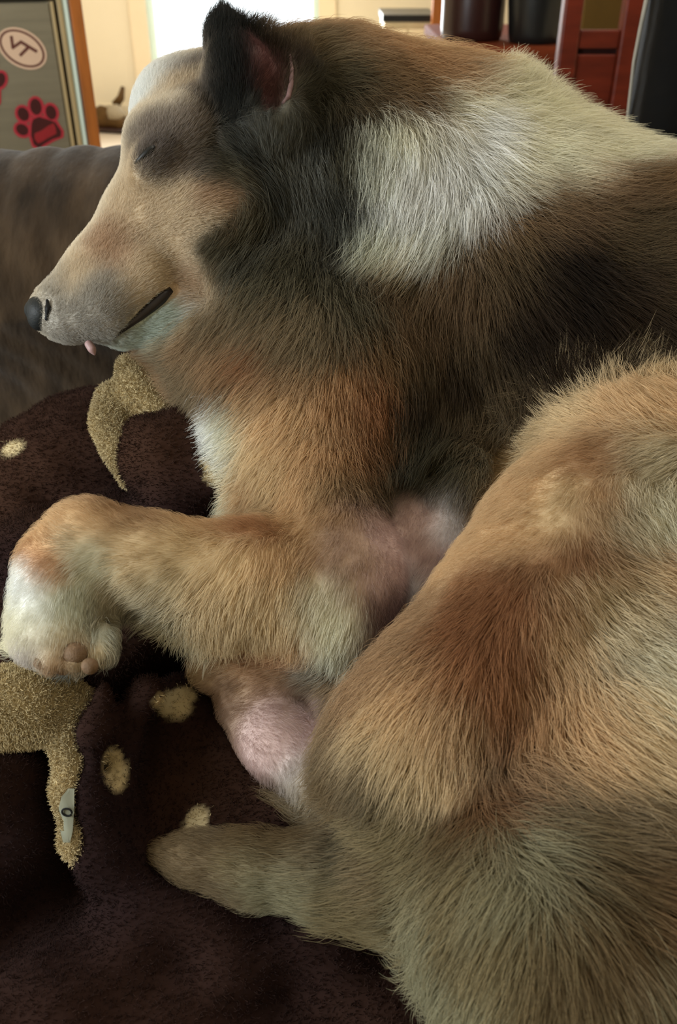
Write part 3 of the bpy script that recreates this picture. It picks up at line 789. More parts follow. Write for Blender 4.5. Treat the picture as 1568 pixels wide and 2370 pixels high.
CP = [
 # muzzle and face
 (80,680,310,3,'Fw'),(120,615,310,3,'Fw'),(160,560,310,3,'Fw'),(205,490,305,3,'Fw'),(245,410,300,3,'Fw'),(275,330,295,3,'Fw'),
 (110,660,315,3,'M'),(140,700,320,3,'M'),(115,745,330,3,'M'),(170,780,340,3,'M'),(215,795,345,3,'M'),(220,720,325,3,'M'),(270,745,330,3,'M'),
 (180,640,318,3,'F'),(230,660,320,4,'M'),(260,560,315,4,'Ft'),(275,590,318,4,'Ft'),(320,640,325,4,'F'),(300,690,325,4,'F'),(360,640,335,4,'F'),
 (255,780,345,3,'M'),(290,785,350,5,'LW'),(330,765,345,6,'LW'),(375,750,345,7,'LW'),(415,735,350,7,'W'),(300,800,0,6,'LW'),(440,700,355,6,'F'),
 (340,570,325,4,'F'),(400,570,340,5,'F'),(400,500,335,5,'F'),(330,500,315,4,'F'),(285,480,310,4,'F'),(450,620,10,6,'F'),(470,540,350,6,'F'),(430,670,0,5,'Ft'),
 (480,460,340,6,'Ft'),(520,440,345,7,'Ft'),(530,480,10,8,'Ft'),(500,500,20,8,'F'),(420,450,330,5,'F'),
 (320,420,305,4,'F'),(290,420,300,4,'F'),(345,400,310,4,'E'),(330,350,300,4,'E'),(380,380,320,4,'E'),(390,340,315,4,'E'),(320,320,295,4,'E2'),(300,290,290,4,'Fw'),(400,410,325,4,'E2'),
 (430,350,320,5,'E2'),(360,300,300,4,'E2'),(420,280,300,6,'E2'),(400,300,300,5,'E2'),(460,290,310,7,'E2'),(440,400,330,6,'E2'),
 (320,240,290,5,'W'),(350,190,290,6,'W'),(385,145,290,7,'W'),(340,250,292,5,'Fw'),(420,115,290,8,'Fw'),(410,200,290,6,'F'),(440,150,290,7,'E2'),(450,220,295,7,'E2'),(390,240,292,5,'Fw'),
 # ear
 (500,80,275,16,'K'),(530,40,275,18,'K'),(540,120,275,12,'K'),(500,160,275,12,'K'),(520,230,280,12,'K'),(490,230,285,10,'K'),(560,60,280,16,'K2'),(580,90,285,16,'K'),(600,50,290,18,'Y2'),
 (560,240,290,10,'K'),(620,130,270,3,'N'),(620,180,270,3,'N'),(615,220,270,3,'N'),(600,160,270,3,'N'),(640,170,270,3,'N'),(660,110,280,10,'D'),(680,160,300,14,'D'),(690,200,320,14,'Sd'),
 (640,50,290,18,'T2'),(690,70,300,18,'Tg'),(720,120,340,24,'Tg'),
 # dark cheek and neck below the ear
 (470,350,50,10,'Sd'),(500,300,60,12,'Y2'),(540,320,60,14,'K2'),(480,400,45,12,'Sd'),(540,390,50,16,'Sg'),(590,400,60,20,'K2'),(570,350,60,18,'K'),(600,310,90,14,'Y'),(620,280,95,10,'Y'),
 (660,270,95,12,'Y2'),(660,330,90,18,'Y2'),(700,350,90,22,'Y'),(690,410,85,24,'Y'),(640,440,80,24,'K2'),(740,300,95,24,'K2'),(760,230,95,22,'Sd'),(790,280,95,26,'K2'),(800,350,95,30,'Sd'),(810,430,97,32,'K2'),(800,510,105,36,'K2'),(760,580,110,36,'K2'),
 (580,450,120,20,'Sg'),(600,500,140,24,'Sg'),(550,520,165,20,'Sd'),(510,545,170,16,'Sd'),(490,580,165,10,'Sd'),(540,570,150,20,'Sg'),(520,610,130,16,'Tg'),(500,660,125,16,'F'),(580,600,130,28,'Y2'),(640,520,110,28,'Y2'),(700,480,100,28,'Y'),(720,540,105,30,'Sg'),
 (660,600,110,32,'Sd'),(620,660,115,34,'Sg'),(700,640,100,34,'Sg'),(780,640,95,34,'Sg'),(560,680,130,32,'Tg'),(520,720,145,30,'Tg'),(460,740,165,16,'Cg'),(480,780,150,26,'T2'),(400,790,170,14,'Cg'),(430,820,155,22,'Tg'),
 (600,740,125,36,'Tg'),(660,720,110,36,'Tg'),(720,720,98,36,'Tg'),(790,720,92,34,'Sg'),(560,800,140,34,'T2'),(500,840,150,30,'Tg'),(440,870,150,26,'Tg'),(390,860,155,22,'T2'),(480,900,140,28,'Tg'),(560,870,140,30,'S2'),(620,820,135,30,'O2'),
 # neck top and white ruff
 (760,80,350,24,'T2'),(800,120,0,28,'T2'),(780,170,10,28,'Sg'),(850,70,355,28,'T'),(880,110,0,30,'G2'),(850,170,10,30,'S2'),(960,90,5,30,'T'),(940,150,10,30,'G2'),(1030,130,10,32,'G2'),(900,200,15,30,'S2'),(830,230,60,28,'S4'),(990,190,10,34,'G2'),(1060,110,350,32,'T'),(1100,140,340,34,'T2'),
 (1040,180,5,34,'T2'),(940,240,40,34,'S3'),(1130,160,320,38,'C'),(1180,200,310,42,'Wc'),(1100,210,330,38,'Wc'),(1020,240,20,38,'Wc'),(950,290,90,40,'Wc'),(900,300,100,38,'Wg'),(870,370,105,38,'Wg'),(850,320,100,30,'Sg'),
 (1220,250,315,42,'Wc'),(1160,280,350,42,'Wc'),(1080,290,20,42,'W'),(1000,320,80,42,'W'),(940,360,100,42,'W'),(880,440,105,42,'W'),(850,500,115,40,'Wg'),(950,450,105,44,'W'),(1030,400,95,44,'W'),(1100,370,60,44,'W'),(1180,350,20,44,'Wc'),(1260,310,330,44,'Wc'),
 (1300,290,318,44,'Wc'),(1340,340,340,44,'Wc'),(1400,320,320,44,'Wc'),(1470,330,315,46,'Wg'),(1530,340,310,46,'Wg'),(1440,355,340,42,'Wc'),(1510,365,330,42,'Wc'),(1240,360,10,42,'Wc'),(1160,410,40,42,'Wc'),(1080,460,90,44,'W'),(1000,500,115,44,'W'),(930,540,125,42,'Wg'),(880,560,130,40,'Wg'),(830,570,110,34,'Y'),(960,560,130,40,'Cg'),(1030,510,110,40,'Wg'),
 # sable back and flank
 (1320,428,10,38,'T2'),(1200,450,30,38,'S2'),(1120,510,60,38,'S2'),(1050,570,90,38,'S3'),(960,630,120,38,'Tg'),(900,660,110,36,'S3'),(860,640,100,34,'S4'),(1400,432,0,40,'S2'),(1480,430,350,40,'S2'),(1550,425,345,40,'G2'),(1350,378,345,42,'Wc'),(1430,385,340,42,'Wc'),(1510,388,335,42,'Wc'),(1270,402,10,42,'Wc'),(1560,365,320,44,'Wg'),
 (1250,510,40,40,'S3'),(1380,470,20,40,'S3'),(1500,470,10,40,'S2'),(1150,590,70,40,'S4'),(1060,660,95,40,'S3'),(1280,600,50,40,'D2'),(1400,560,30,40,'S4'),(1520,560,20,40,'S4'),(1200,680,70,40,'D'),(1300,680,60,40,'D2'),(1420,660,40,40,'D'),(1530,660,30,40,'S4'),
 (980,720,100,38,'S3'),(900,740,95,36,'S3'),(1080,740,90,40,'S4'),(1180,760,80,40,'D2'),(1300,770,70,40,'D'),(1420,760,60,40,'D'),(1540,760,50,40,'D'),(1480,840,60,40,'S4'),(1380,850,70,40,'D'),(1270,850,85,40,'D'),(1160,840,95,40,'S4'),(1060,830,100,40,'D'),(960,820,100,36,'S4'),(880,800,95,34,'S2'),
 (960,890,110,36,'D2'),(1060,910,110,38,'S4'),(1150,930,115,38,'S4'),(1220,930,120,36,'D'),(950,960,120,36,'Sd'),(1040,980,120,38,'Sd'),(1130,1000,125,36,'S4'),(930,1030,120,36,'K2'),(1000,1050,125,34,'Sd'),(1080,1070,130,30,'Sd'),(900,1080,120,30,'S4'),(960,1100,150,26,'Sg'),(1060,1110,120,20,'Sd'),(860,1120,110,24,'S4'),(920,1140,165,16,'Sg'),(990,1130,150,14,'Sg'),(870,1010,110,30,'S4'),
 # chest and upper arm
 (700,790,100,30,'Tg'),(760,780,92,30,'Tg'),(820,770,90,32,'S3'),(660,860,120,26,'T2'),(730,850,95,24,'T2'),(800,860,90,24,'G2'),(870,880,90,26,'O2'),(600,890,135,28,'T'),(560,930,150,28,'Wg'),(520,970,165,28,'W'),(530,1030,175,28,'W'),(545,1090,180,24,'Wc'),(570,990,160,24,'Wc'),
 (620,950,125,24,'T'),(700,930,105,22,'T'),(780,940,92,22,'G2'),(850,950,92,24,'O2'),(600,1050,130,22,'C'),(680,1020,105,20,'T'),(760,1030,95,20,'G2'),(830,1030,95,22,'O2'),(580,1120,160,20,'T'),(650,1100,115,18,'C'),(730,1110,98,18,'T'),(800,1110,98,18,'S2'),(620,1170,140,16,'T'),(700,1190,105,14,'T'),(780,1190,100,14,'T2'),(840,1170,105,14,'Pt'),
 # foreleg
 (590,1220,170,12,'O'),(520,1200,180,10,'T'),(440,1200,182,9,'T'),(350,1200,185,8,'T2'),(260,1180,190,8,'T2'),(190,1190,200,8,'T'),(140,1240,215,8,'T'),(100,1290,240,7,'G'),(90,1330,100,7,'G'),(130,1330,110,7,'G'),(180,1290,170,8,'Cg'),(220,1310,150,8,'Wg'),
 (70,1350,100,7,'W'),(80,1410,100,8,'W'),(60,1450,100,8,'Wc'),(130,1400,100,8,'Wg'),(180,1380,120,9,'Wg'),(250,1350,140,9,'Cg'),(320,1280,175,9,'C'),(300,1380,130,10,'Cg'),(280,1440,120,12,'Y'),(330,1440,110,18,'Y'),(240,1420,110,10,'Cg'),
 (420,1280,170,10,'C'),(400,1360,130,14,'Cg'),(380,1430,105,24,'Wc'),(430,1460,100,28,'Wc'),(480,1440,100,22,'C'),(500,1330,120,16,'C'),(560,1300,110,16,'C'),(540,1400,100,18,'C'),(600,1430,98,16,'C'),(500,1500,105,16,'T2'),(640,1290,105,16,'T'),(640,1370,98,20,'C'),
 (700,1290,102,14,'T'),(700,1370,98,18,'Cg'),(760,1290,100,10,'Pt'),(800,1240,100,8,'Pt'),(770,1370,97,14,'Wc'),(720,1440,97,14,'Wc'),(790,1440,97,16,'Wc'),(820,1500,97,18,'Wc'),(760,1510,100,14,'Wg'),(820,1360,97,8,'Pt'),(670,1480,110,14,'T'),
 (60,1500,120,6,'Pw'),(100,1500,110,5,'Cg'),(130,1530,100,5,'T2'),(180,1500,90,5,'T2'),(180,1535,90,3,'Tg'),(225,1510,80,6,'C'),(250,1480,60,10,'Wg'),(150,1470,100,6,'Cg'),(20,1500,180,8,'Wc'),(280,1500,70,14,'Y'),
 # elbow and inner leg
 (470,1550,170,8,'C'),(500,1570,165,6,'Pt'),(540,1530,175,12,'T'),(600,1510,170,14,'O'),(680,1520,165,16,'O'),(620,1560,165,10,'T2'),(560,1590,160,8,'Ft'),(740,1550,150,18,'Y'),(700,1580,150,14,'Tg'),(780,1580,140,20,'Tg'),(830,1560,130,20,'T2'),
 (540,1640,150,4,'Pt'),(600,1670,40,3,'P'),(660,1640,40,3,'P'),(650,1720,40,3,'P'),(720,1700,60,4,'P'),(700,1780,50,4,'Pw'),(740,1660,70,5,'P'),(760,1760,80,8,'Pt'),(740,1830,100,10,'Cg'),
 # belly skin
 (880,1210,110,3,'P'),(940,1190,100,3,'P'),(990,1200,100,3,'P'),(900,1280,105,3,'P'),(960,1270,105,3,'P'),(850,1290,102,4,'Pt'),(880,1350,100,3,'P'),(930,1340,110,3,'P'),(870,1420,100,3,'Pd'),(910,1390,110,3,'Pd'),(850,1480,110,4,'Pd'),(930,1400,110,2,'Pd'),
 (1040,1160,100,6,'Pw'),(1030,1230,105,5,'Pw'),(1000,1310,120,4,'P'),(960,1370,140,5,'Pw'),
 # thigh
 (1420,890,285,26,'C'),(1340,920,275,26,'C'),(1500,890,285,26,'C'),(1260,970,240,24,'C'),(1330,990,225,18,'C'),(1440,960,245,18,'T'),(1530,960,240,20,'T'),(1210,1030,245,20,'C'),(1280,1050,185,14,'T'),(1370,1060,172,14,'G2'),(1440,1060,165,14,'G2'),(1520,1060,160,18,'Cg'),
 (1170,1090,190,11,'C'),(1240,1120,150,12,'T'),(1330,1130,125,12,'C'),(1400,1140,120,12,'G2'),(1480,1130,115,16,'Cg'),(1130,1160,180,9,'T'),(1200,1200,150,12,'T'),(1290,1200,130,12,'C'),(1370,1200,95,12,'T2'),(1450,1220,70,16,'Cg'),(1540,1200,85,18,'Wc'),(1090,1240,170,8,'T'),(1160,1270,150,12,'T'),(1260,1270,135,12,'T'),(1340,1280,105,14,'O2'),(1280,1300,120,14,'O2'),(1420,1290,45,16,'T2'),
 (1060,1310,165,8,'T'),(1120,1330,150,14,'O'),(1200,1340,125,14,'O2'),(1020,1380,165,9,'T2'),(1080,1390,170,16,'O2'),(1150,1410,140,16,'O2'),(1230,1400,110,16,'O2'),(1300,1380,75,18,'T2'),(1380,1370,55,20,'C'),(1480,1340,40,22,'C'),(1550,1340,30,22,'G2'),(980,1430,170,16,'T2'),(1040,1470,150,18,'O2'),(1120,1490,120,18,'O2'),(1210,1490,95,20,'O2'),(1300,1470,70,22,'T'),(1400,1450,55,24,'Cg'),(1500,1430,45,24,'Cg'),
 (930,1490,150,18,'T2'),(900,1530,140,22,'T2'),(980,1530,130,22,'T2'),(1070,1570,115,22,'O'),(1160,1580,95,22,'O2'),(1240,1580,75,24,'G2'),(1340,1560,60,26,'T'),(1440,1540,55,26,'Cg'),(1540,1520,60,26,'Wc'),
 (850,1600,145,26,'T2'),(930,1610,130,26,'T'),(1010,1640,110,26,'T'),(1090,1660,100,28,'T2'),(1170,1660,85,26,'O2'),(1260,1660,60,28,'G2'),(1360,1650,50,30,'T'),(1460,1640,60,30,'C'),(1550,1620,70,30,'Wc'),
 (800,1680,140,28,'Tg'),(880,1690,150,28,'C'),(960,1720,120,30,'C'),(1040,1740,100,30,'C'),(1110,1750,95,30,'T2'),(1170,1740,75,28,'D'),(1240,1760,50,32,'T2'),(1340,1750,40,34,'T'),(1450,1740,50,34,'C'),(1550,1740,70,34,'C'),(850,1760,130,26,'Tg'),(900,1790,110,28,'Sg'),
 # lower hindquarters: greyer coat, darkened further to paint the dim light there
 (800,1830,155,21,'S_dim'),(880,1850,150,21,'Tg'),(960,1820,130,19,'Tg_dim'),(1040,1840,110,19,'Tg'),(1110,1830,105,19,'S_dim'),(1150,1840,30,21,'O2'),(1230,1840,35,27,'Tg'),(1340,1850,30,36,'Tg'),(1460,1850,40,36,'Tg'),(1550,1860,60,36,'Tg_dim'),
 (720,1890,165,21,'S_dim'),(800,1910,165,23,'Tg'),(900,1920,160,24,'Tg_dim'),(1000,1920,140,24,'Tg_dim'),(1090,1930,130,24,'S_dim'),(1180,1950,40,29,'Cg_dim'),(1280,1940,30,40,'S_dim'),(1400,1950,25,40,'Tg'),(1520,1980,30,40,'S_dim'),(640,1910,170,16,'S_dim'),
 (820,1990,170,18,'Sg'),(900,2010,165,23,'Tg'),(1000,2010,150,25,'Tg_dim'),(1100,2020,135,26,'Tg_dim'),(1200,2040,120,31,'Cg_dim'),(1320,2040,60,41,'S_dim'),(1440,2040,30,41,'S2'),(1540,2040,20,41,'O2'),
 (820,2080,165,25,'Tg_dim'),(900,2090,160,27,'Tg_dim'),(1000,2090,150,28,'Cg_dim'),(1100,2110,135,28,'Tg_dim'),(1220,2120,120,33,'Tg_dim'),(1340,2120,95,44,'S_dim'),(1460,2110,70,44,'S2'),(1550,2120,60,44,'S2'),
 (1000,2180,140,28,'Cg_dim'),(1100,2200,130,28,'Tg_dim'),(1200,2210,118,33,'Tg_dim'),(1310,2200,100,44,'S_dim'),(1400,2180,90,41,'Tg'),(1480,2190,110,44,'Cg_dim'),(1550,2220,110,44,'Tg_dim'),
 (1060,2270,135,29,'Cg_dim'),(1150,2290,125,29,'Cg_dim'),(1260,2290,112,45,'Tg_dim'),(1380,2280,105,45,'Tg_dim'),(1500,2300,110,45,'S_dim'),(1180,2360,120,35,'Cg_dim'),(1320,2360,110,45,'S_dim'),(1460,2360,110,45,'Tg_dim'),
 # tail: colours darkened for the shade it lies in
 (350,1970,180,6,'S_dim'),(420,1970,182,9,'S_dim'),(430,2010,180,9,'Tg'),(500,1960,182,12,'Tg'),(520,2040,178,12,'Tg'),(560,2000,180,12,'Tg_dim'),(600,1960,182,14,'S_dim'),(620,2030,178,13,'Cg_dim'),(700,2040,176,14,'Cg_dim'),(700,1970,180,18,'S_dim'),(760,2000,175,18,'Tg'),(750,2050,172,18,'Cg_dim'),
]
cpx = np.array([(c[0], c[1]) for c in CP], float)
cang = np.radians([c[2] for c in CP]); clen = np.array([c[3] for c in CP], float)
ccol = np.array([lin(C_[c[4]]) for c in CP])
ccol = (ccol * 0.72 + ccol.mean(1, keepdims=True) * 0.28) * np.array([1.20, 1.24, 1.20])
ccol = np.minimum(ccol, 0.80)
# depth of each control point: first hit of its line of sight with the body
dd = np.arange(0.38, 0.96, 0.002)
P3 = np.stack([(cpx[:, 0:1] - CX) / FPX * dd, (cpx[:, 1:2] - CY) / FPX * dd, np.broadcast_to(dd, (len(CP), len(dd)))], -1)
fv = B.sample(P3.reshape(-1, 3)).reshape(len(CP), -1)
hit = np.where((fv < 0).any(1), (fv < 0).argmax(1), fv.argmin(1))
cdep = dd[hit]
c3 = np.stack([(cpx[:, 0] - CX) / FPX * cdep, (cpx[:, 1] - CY) / FPX * cdep, cdep * 1.3], 1)

dcc = np.sqrt(((c3[:, None] - c3[None]) ** 2).sum(2)); dcc.sort(axis=1)
csig = np.clip(dcc[:, 3] * 0.40, 0.0035, 0.012)
def coat(p, chunk=30000):
    """interpolated direction (image plane), length (m), colour at points on the body"""
    D = np.zeros((len(p), 2)); Ln = np.zeros(len(p)); Cc = np.zeros((len(p), 3))
    src = np.stack([np.cos(cang), np.sin(cang)], 1)
    c3f = c3.astype(np.float32); i2 = (1 / (2 * csig ** 2)).astype(np.float32)
    for a in range(0, len(p), chunk):
        q = (p[a:a + chunk] * np.array([1, 1, 1.3])).astype(np.float32)
        d2 = (q ** 2).sum(1)[:, None] + (c3f ** 2).sum(1)[None] - 2 * q @ c3f.T
        d2 = np.maximum(d2, 0)
        w = np.exp(-d2 * i2) + 1e-9 / (d2 + 1e-5) ** 2 * 1e-6; w /= w.sum(1, keepdims=True)
        ws = (d2 + 0.010 ** 2) ** (-2.0); ws /= ws.sum(1, keepdims=True)
        D[a:a + chunk] = ws @ src; Ln[a:a + chunk] = w @ clen; Cc[a:a + chunk] = w @ ccol
    D /= np.linalg.norm(D, axis=1, keepdims=True) + 1e-6
    return D, Ln * 0.001, Cc

# body mesh, coloured like the coat over it
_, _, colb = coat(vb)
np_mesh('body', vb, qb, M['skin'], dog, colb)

# ------------------------------------------------------------------ fur
FUR_GUIDES, PER = 58000, 13
def fur_weight(c, n):
    view = -(c * n).sum(1) / np.linalg.norm(c, axis=1)
    p = pix(c)
    inside = (p[:, 0] > -60) & (p[:, 0] < 1640) & (p[:, 1] > -120) & (p[:, 1] < 2480)
    w = np.where(view > -0.15, 1.0, np.where(view > -0.6, 0.35, 0.0)) * np.where(inside, 1.0, np.where((p[:, 0] > 0) & (p[:, 0] < 2250) & (p[:, 1] < 2500), 0.38, 0.1))
    face = (p[:, 0] < 560) & (p[:, 1] < 830)
    return w * np.where(face, 3.2, 1.0)
gr = sample_surface(vb, qb, FUR_GUIDES, fur_weight)
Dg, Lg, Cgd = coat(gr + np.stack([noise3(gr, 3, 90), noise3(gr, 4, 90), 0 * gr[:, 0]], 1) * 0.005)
Lg = Lg * rng.uniform(0.75, 1.2, len(gr))
ja = rng.normal(0, 0.10, len(gr)) + 0.25 * noise3(gr, 5, 60)
shortness = np.clip((Lg - 0.003) / 0.017, 0.05, 1.0)
tone = np.exp((rng.normal(0, 0.07, len(gr)) + 0.09 * noise3(gr, 6, 140)) * shortness)
ca, sa = np.cos(ja), np.sin(ja)
Dg = np.stack([Dg[:, 0] * ca - Dg[:, 1] * sa, Dg[:, 0] * sa + Dg[:, 1] * ca], 1)
ng = B.grad(gr)
spread = np.clip(Lg * 0.20, 0.003, 0.006)
# strands
G = np.repeat(np.arange(len(gr)), PER)
first = np.arange(len(gr)) * PER
root = gr[G].copy()
off = rng.normal(0, 1, root.shape) * spread[G][:, None]; off[first] = 0
off -= ng[G] * (off * ng[G]).sum(1, keepdims=True)
root += off
n0 = B.grad(root)
root -= n0 * B.sample(root)[:, None]
bare = np.zeros(len(G), bool)
rp = pix(root)
def near(poly, r):
    out = np.zeros(len(G), bool)
    for (xa, ya), (xb, yb) in zip(poly[:-1], poly[1:]):
        d = np.array([xb - xa, yb - ya], float); t = np.clip(((rp - (xa, ya)) @ d) / (d @ d + 1e-9), 0, 1)
        out |= (np.linalg.norm(rp - (xa, ya) - t[:, None] * d, axis=1) < r) & (root[:, 2] < 0.68)
    return out
LIP = [(262, 783), (282, 765), (302, 748), (325, 729), (350, 708), (374, 688), (396, 670)]
EYE = [(312, 379), (322, 370), (332, 361), (342, 353), (351, 346), (358, 338)]
bare |= near(LIP[:3], 7) | near(LIP[2:], 15) | near(EYE, 7) | near([(92, 712), (96, 742)], 34) | near([(172, 1512), (180, 1516)], 22) | near([(670, 135), (676, 165), (672, 205), (655, 238)], 9)
L = Lg[G] * rng.uniform(0.8, 1.1, len(G))
L[bare] = 0.0006
KP = 6
dir3 = np.stack([Dg[G, 0], Dg[G, 1], np.zeros(len(G))], 1) + rng.normal(0, 0.08, (len(G), 3))
pts = np.zeros((len(G), KP, 3))
pos = root - n0 * 0.0008
pts[:, 0] = pos
hmax = np.minimum(0.001 + 0.34 * L, 0.016) * rng.uniform(0.3, 1.25, len(G)) * (1 + (rng.uniform(0.7, 1.2, len(gr)) - 1) * np.clip((Lg - 0.008) / 0.012, 0, 1))[G]
longf = np.clip((L - 0.010) / 0.012, 0, 1)[:, None]
calm = np.clip((2000 - rp[:, 1]) / 250, 0.15, 1.0)[:, None]          # the coat lies flatter over the hindquarters
for s in range(1, KP):
    t = s / (KP - 1)
    n = B.grad(pos)
    dn = (dir3 * n).sum(1, keepdims=True)
    tn = dir3 - n * dn * np.where(dn > 0, 1 - 0.42 * longf * calm, 1.0)
    tn /= np.linalg.norm(tn, axis=1, keepdims=True) + 1e-6
    up = 0.55 * (1 - t) ** 1.5 * np.clip(L / 0.014, 0.3, 1.0)[:, None]
    pos = pos + (tn + n * up) / np.sqrt(1 + up * up) * (L / (KP - 1))[:, None]
    d = B.sample(pos)
    want = hmax * min(1.0, t * 1.6)
    corr = want - d
    corr = np.where(corr > 0, corr, corr * 0.14 * t)
    corr = np.clip(corr, -0.004, 0.006)
    pos = pos + B.grad(pos) * corr[:, None]
    pts[:, s] = pos
# clumping towards the guide strand
gp = pts[first][G]
tt = (np.arange(KP) / (KP - 1)) ** 1.3
cl = (0.36 * rng.uniform(0.5, 1.0, len(G)))[:, None, None] * tt[None, :, None]
cl *= np.clip((L - 0.006) / 0.014, 0.0, 1.0)[:, None, None]
pts = pts + (gp - pts) * cl
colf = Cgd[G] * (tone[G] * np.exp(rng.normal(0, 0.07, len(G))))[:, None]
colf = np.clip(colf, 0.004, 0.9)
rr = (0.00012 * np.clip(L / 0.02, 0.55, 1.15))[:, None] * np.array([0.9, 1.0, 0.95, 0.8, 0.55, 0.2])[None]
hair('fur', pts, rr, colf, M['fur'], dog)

# ------------------------------------------------------------------ nose, mouth, eye, tongue tip
def lump(name, prims, m, parent, h=0.0012, smooth=1):
    P = np.array([cs(*a[:3]) for a in prims]); r = max(a[3] * a[2] / FPX for a in prims) + 0.006
    g = Field(P.min(0) - r, P.max(0) + r, h)
    if prims[0][-1] == 'chain': cone(g, [a[:4] for a in prims], 0.004, 0.01)
    else:
        for a in prims: cone(g, [a[:4]], 0.006, 0.02)
    v, q = nets(g, smooth)
    return np_mesh(name, v, q, m, parent)
no = lump('nose', [(90, 714, .660, 29), (98, 722, .655, 27), (92, 742, .660, 24), (84, 718, .676, 27)], M['nose'], dog)
lump('nostril', [(109, 695, .6435, 4, 'chain'), (112, 715, .6435, 5, 'chain'), (108, 738, .6455, 5, 'chain')], M['nostril'], dog, 0.0008)
lump('tongue_tip', [(206, 797, .648, 10, 'chain'), (213, 808, .647, 7, 'chain'), (220, 822, .648, 2, 'chain')], M['tooth'], dog, 0.0009)
# closed eyelid line with lashes
dd2 = np.arange(0.50, 0.80, 0.0005)
def surf(px, py, lift=0.0):
    p = np.stack([(px - CX) / FPX * dd2, (py - CY) / FPX * dd2, dd2], 1)
    f = B.sample(p) - lift
    return dd2[np.argmax(f < 0)]
tube('eyelid', [W(x, y, surf(x, y, 0.0) - 0.0007) for x, y in EYE], [0.0007, 0.0016, 0.0023, 0.0027, 0.0024, 0.0010], M['lash'], dog, 8)

tube('lip', [W(x, y, surf(x, y, 0.0) + 0.0006) for x, y in LIP], [0.0010, 0.0018, 0.0028, 0.0038, 0.0046, 0.0046, 0.0026], M['lip'], dog, 10)
for x, y, r_ in ((172, 1512, 25), (92, 1532, 13), (142, 1543, 14), (205, 1540, 15)):
    lump('paw_pad', [(x, y, surf(x, y) + 0.004, r_), (x + 7, y + 4, surf(x, y) + 0.004, r_ * 0.85)], M['pad'], dog)
rim = [(672, 128), (676, 160), (674, 195), (668, 225), (655, 240)]
tube('ear_rim', [W(x, y, surf(x, y, 0.0)) for x, y in rim], [0.0008, 0.0016, 0.002, 0.002, 0.0012], M['ear_rim'], dog, 8)
lump('nipple', [(930, 1402, surf(930, 1402) + 0.001, 10), (927, 1414, surf(927, 1414) + 0.001, 8)], M['nipple'], dog, 0.0009)

# ------------------------------------------------------------------ blanket
bl = empty('blanket', tuple(W(300, 1700, 0.66) * np.array([1, 1, 0]) + np.array([0, 0, SEAT])), 'brown fleece blanket with cream patches and cream underside under the dog', 'blanket')
BLO, BHI, BH = (-0.46, -0.16, 0.40), (0.30, 0.40, 0.90), 0.0035
BR = Field(BLO, BHI, BH)
CR = Field(BLO, BHI, BH)
# brown side
cone(BR, [(-140, 1330, .81, 195), (0, 1250, .81, 200), (215, 1125, .81, 215)], 0.02)
cone(BR, [(-150, 1500, .72, 230), (150, 1420, .72, 230), (420, 1330, .72, 200)], 0.03)
cone(BR, [(375, 1040, .695, 88), (430, 1035, .695, 98), (470, 1090, .69, 100), (430, 1120, .69, 110)], 0.012)
cone(BR, [(-120, 1900, .59, 170), (-30, 1860, .575, 160)], 0.02)
cone(BR, [(-100, 2050, .56, 130), (20, 1960, .57, 110)], 0.02)
cone(BR, [(245, 1590, .570, 40), (232, 1700, .562, 44), (215, 1830, .554, 42), (235, 1980, .548, 46), (330, 2110, .545, 52), (520, 2190, .54, 55), (760, 2230, .54, 60)], 0.012)
cone(BR, [(330, 1600, .582, 44), (290, 1720, .575, 46), (275, 1850, .57, 46), (300, 1990, .565, 56)], 0.010)
cone(BR, [(420, 1620, .635, 60), (560, 1760, .635, 90), (640, 1850, .62, 70)], 0.02)
cone(BR, [(400, 1800, .66, 170), (620, 1900, .65, 150)], 0.03)
cone(BR, [(380, 2130, .60, 120), (700, 2150, .585, 120), (950, 2250, .57, 120)], 0.03)
cone(BR, [(500, 1950, .60, 40), (600, 1900, .60, 50), (660, 1870, .60, 40)], 0.02)
# cream side
cone(CR, [(254, 922, .722, 40), (260, 968, .720, 46), (284, 1030, .716, 36), (306, 1110, .712, 24)], 0.012)
cone(CR, [(292, 850, .715, 26), (318, 900, .715, 40), (380, 960, .72, 60), (430, 930, .73, 70)], 0.012)
cone(CR, [(-90, 1680, .585, 92), (10, 1640, .575, 84), (90, 1632, .575, 70), (150, 1640, .585, 56)], 0.015)
cone(CR, [(190, 1630, .578, 38), (172, 1730, .567, 34), (158, 1830, .556, 28), (168, 1950, .547, 22), (200, 2040, .543, 8)], 0.012)
# the part of the blanket spread over the seat: rounded slab standing in world axes
def slab(F, lo, hi, r, k):
    X = F.ax[0][:, None, None]; Y = F.ax[1][None, :, None]; Z = F.ax[2][None, None, :]
    wx = X + 0 * Y + 0 * Z
    wy = CAM[1] - Y * UP[1] + Z * FW[1] + 0 * X
    wz = CAM[2] - Y * UP[2] + Z * FW[2] + 0 * X
    c = [(a + b) / 2 for a, b in zip(lo, hi)]; h = [(b - a) / 2 - r for a, b in zip(lo, hi)]
    wave = 0.010 * np.sin(wx * 22 + 3 * np.sin(wy * 13)) + 0.006 * np.sin(wy * 41 + wx * 17)
    q = [np.abs(wx - c[0]) - h[0], np.abs(wy - c[1]) - h[1], np.abs(wz - c[2] - wave) - h[2]]
    d = np.sqrt(sum(np.maximum(a, 0) ** 2 for a in q)) + np.minimum(np.maximum(np.maximum(q[0], q[1]), q[2]), 0) - r
    F.add(d.astype(np.float32), (slice(None),) * 3, k)
slab(BR, (-0.42, 0.08, SEAT + 0.004), (0.26, 0.86, SEAT + 0.05), 0.02, 0.03)
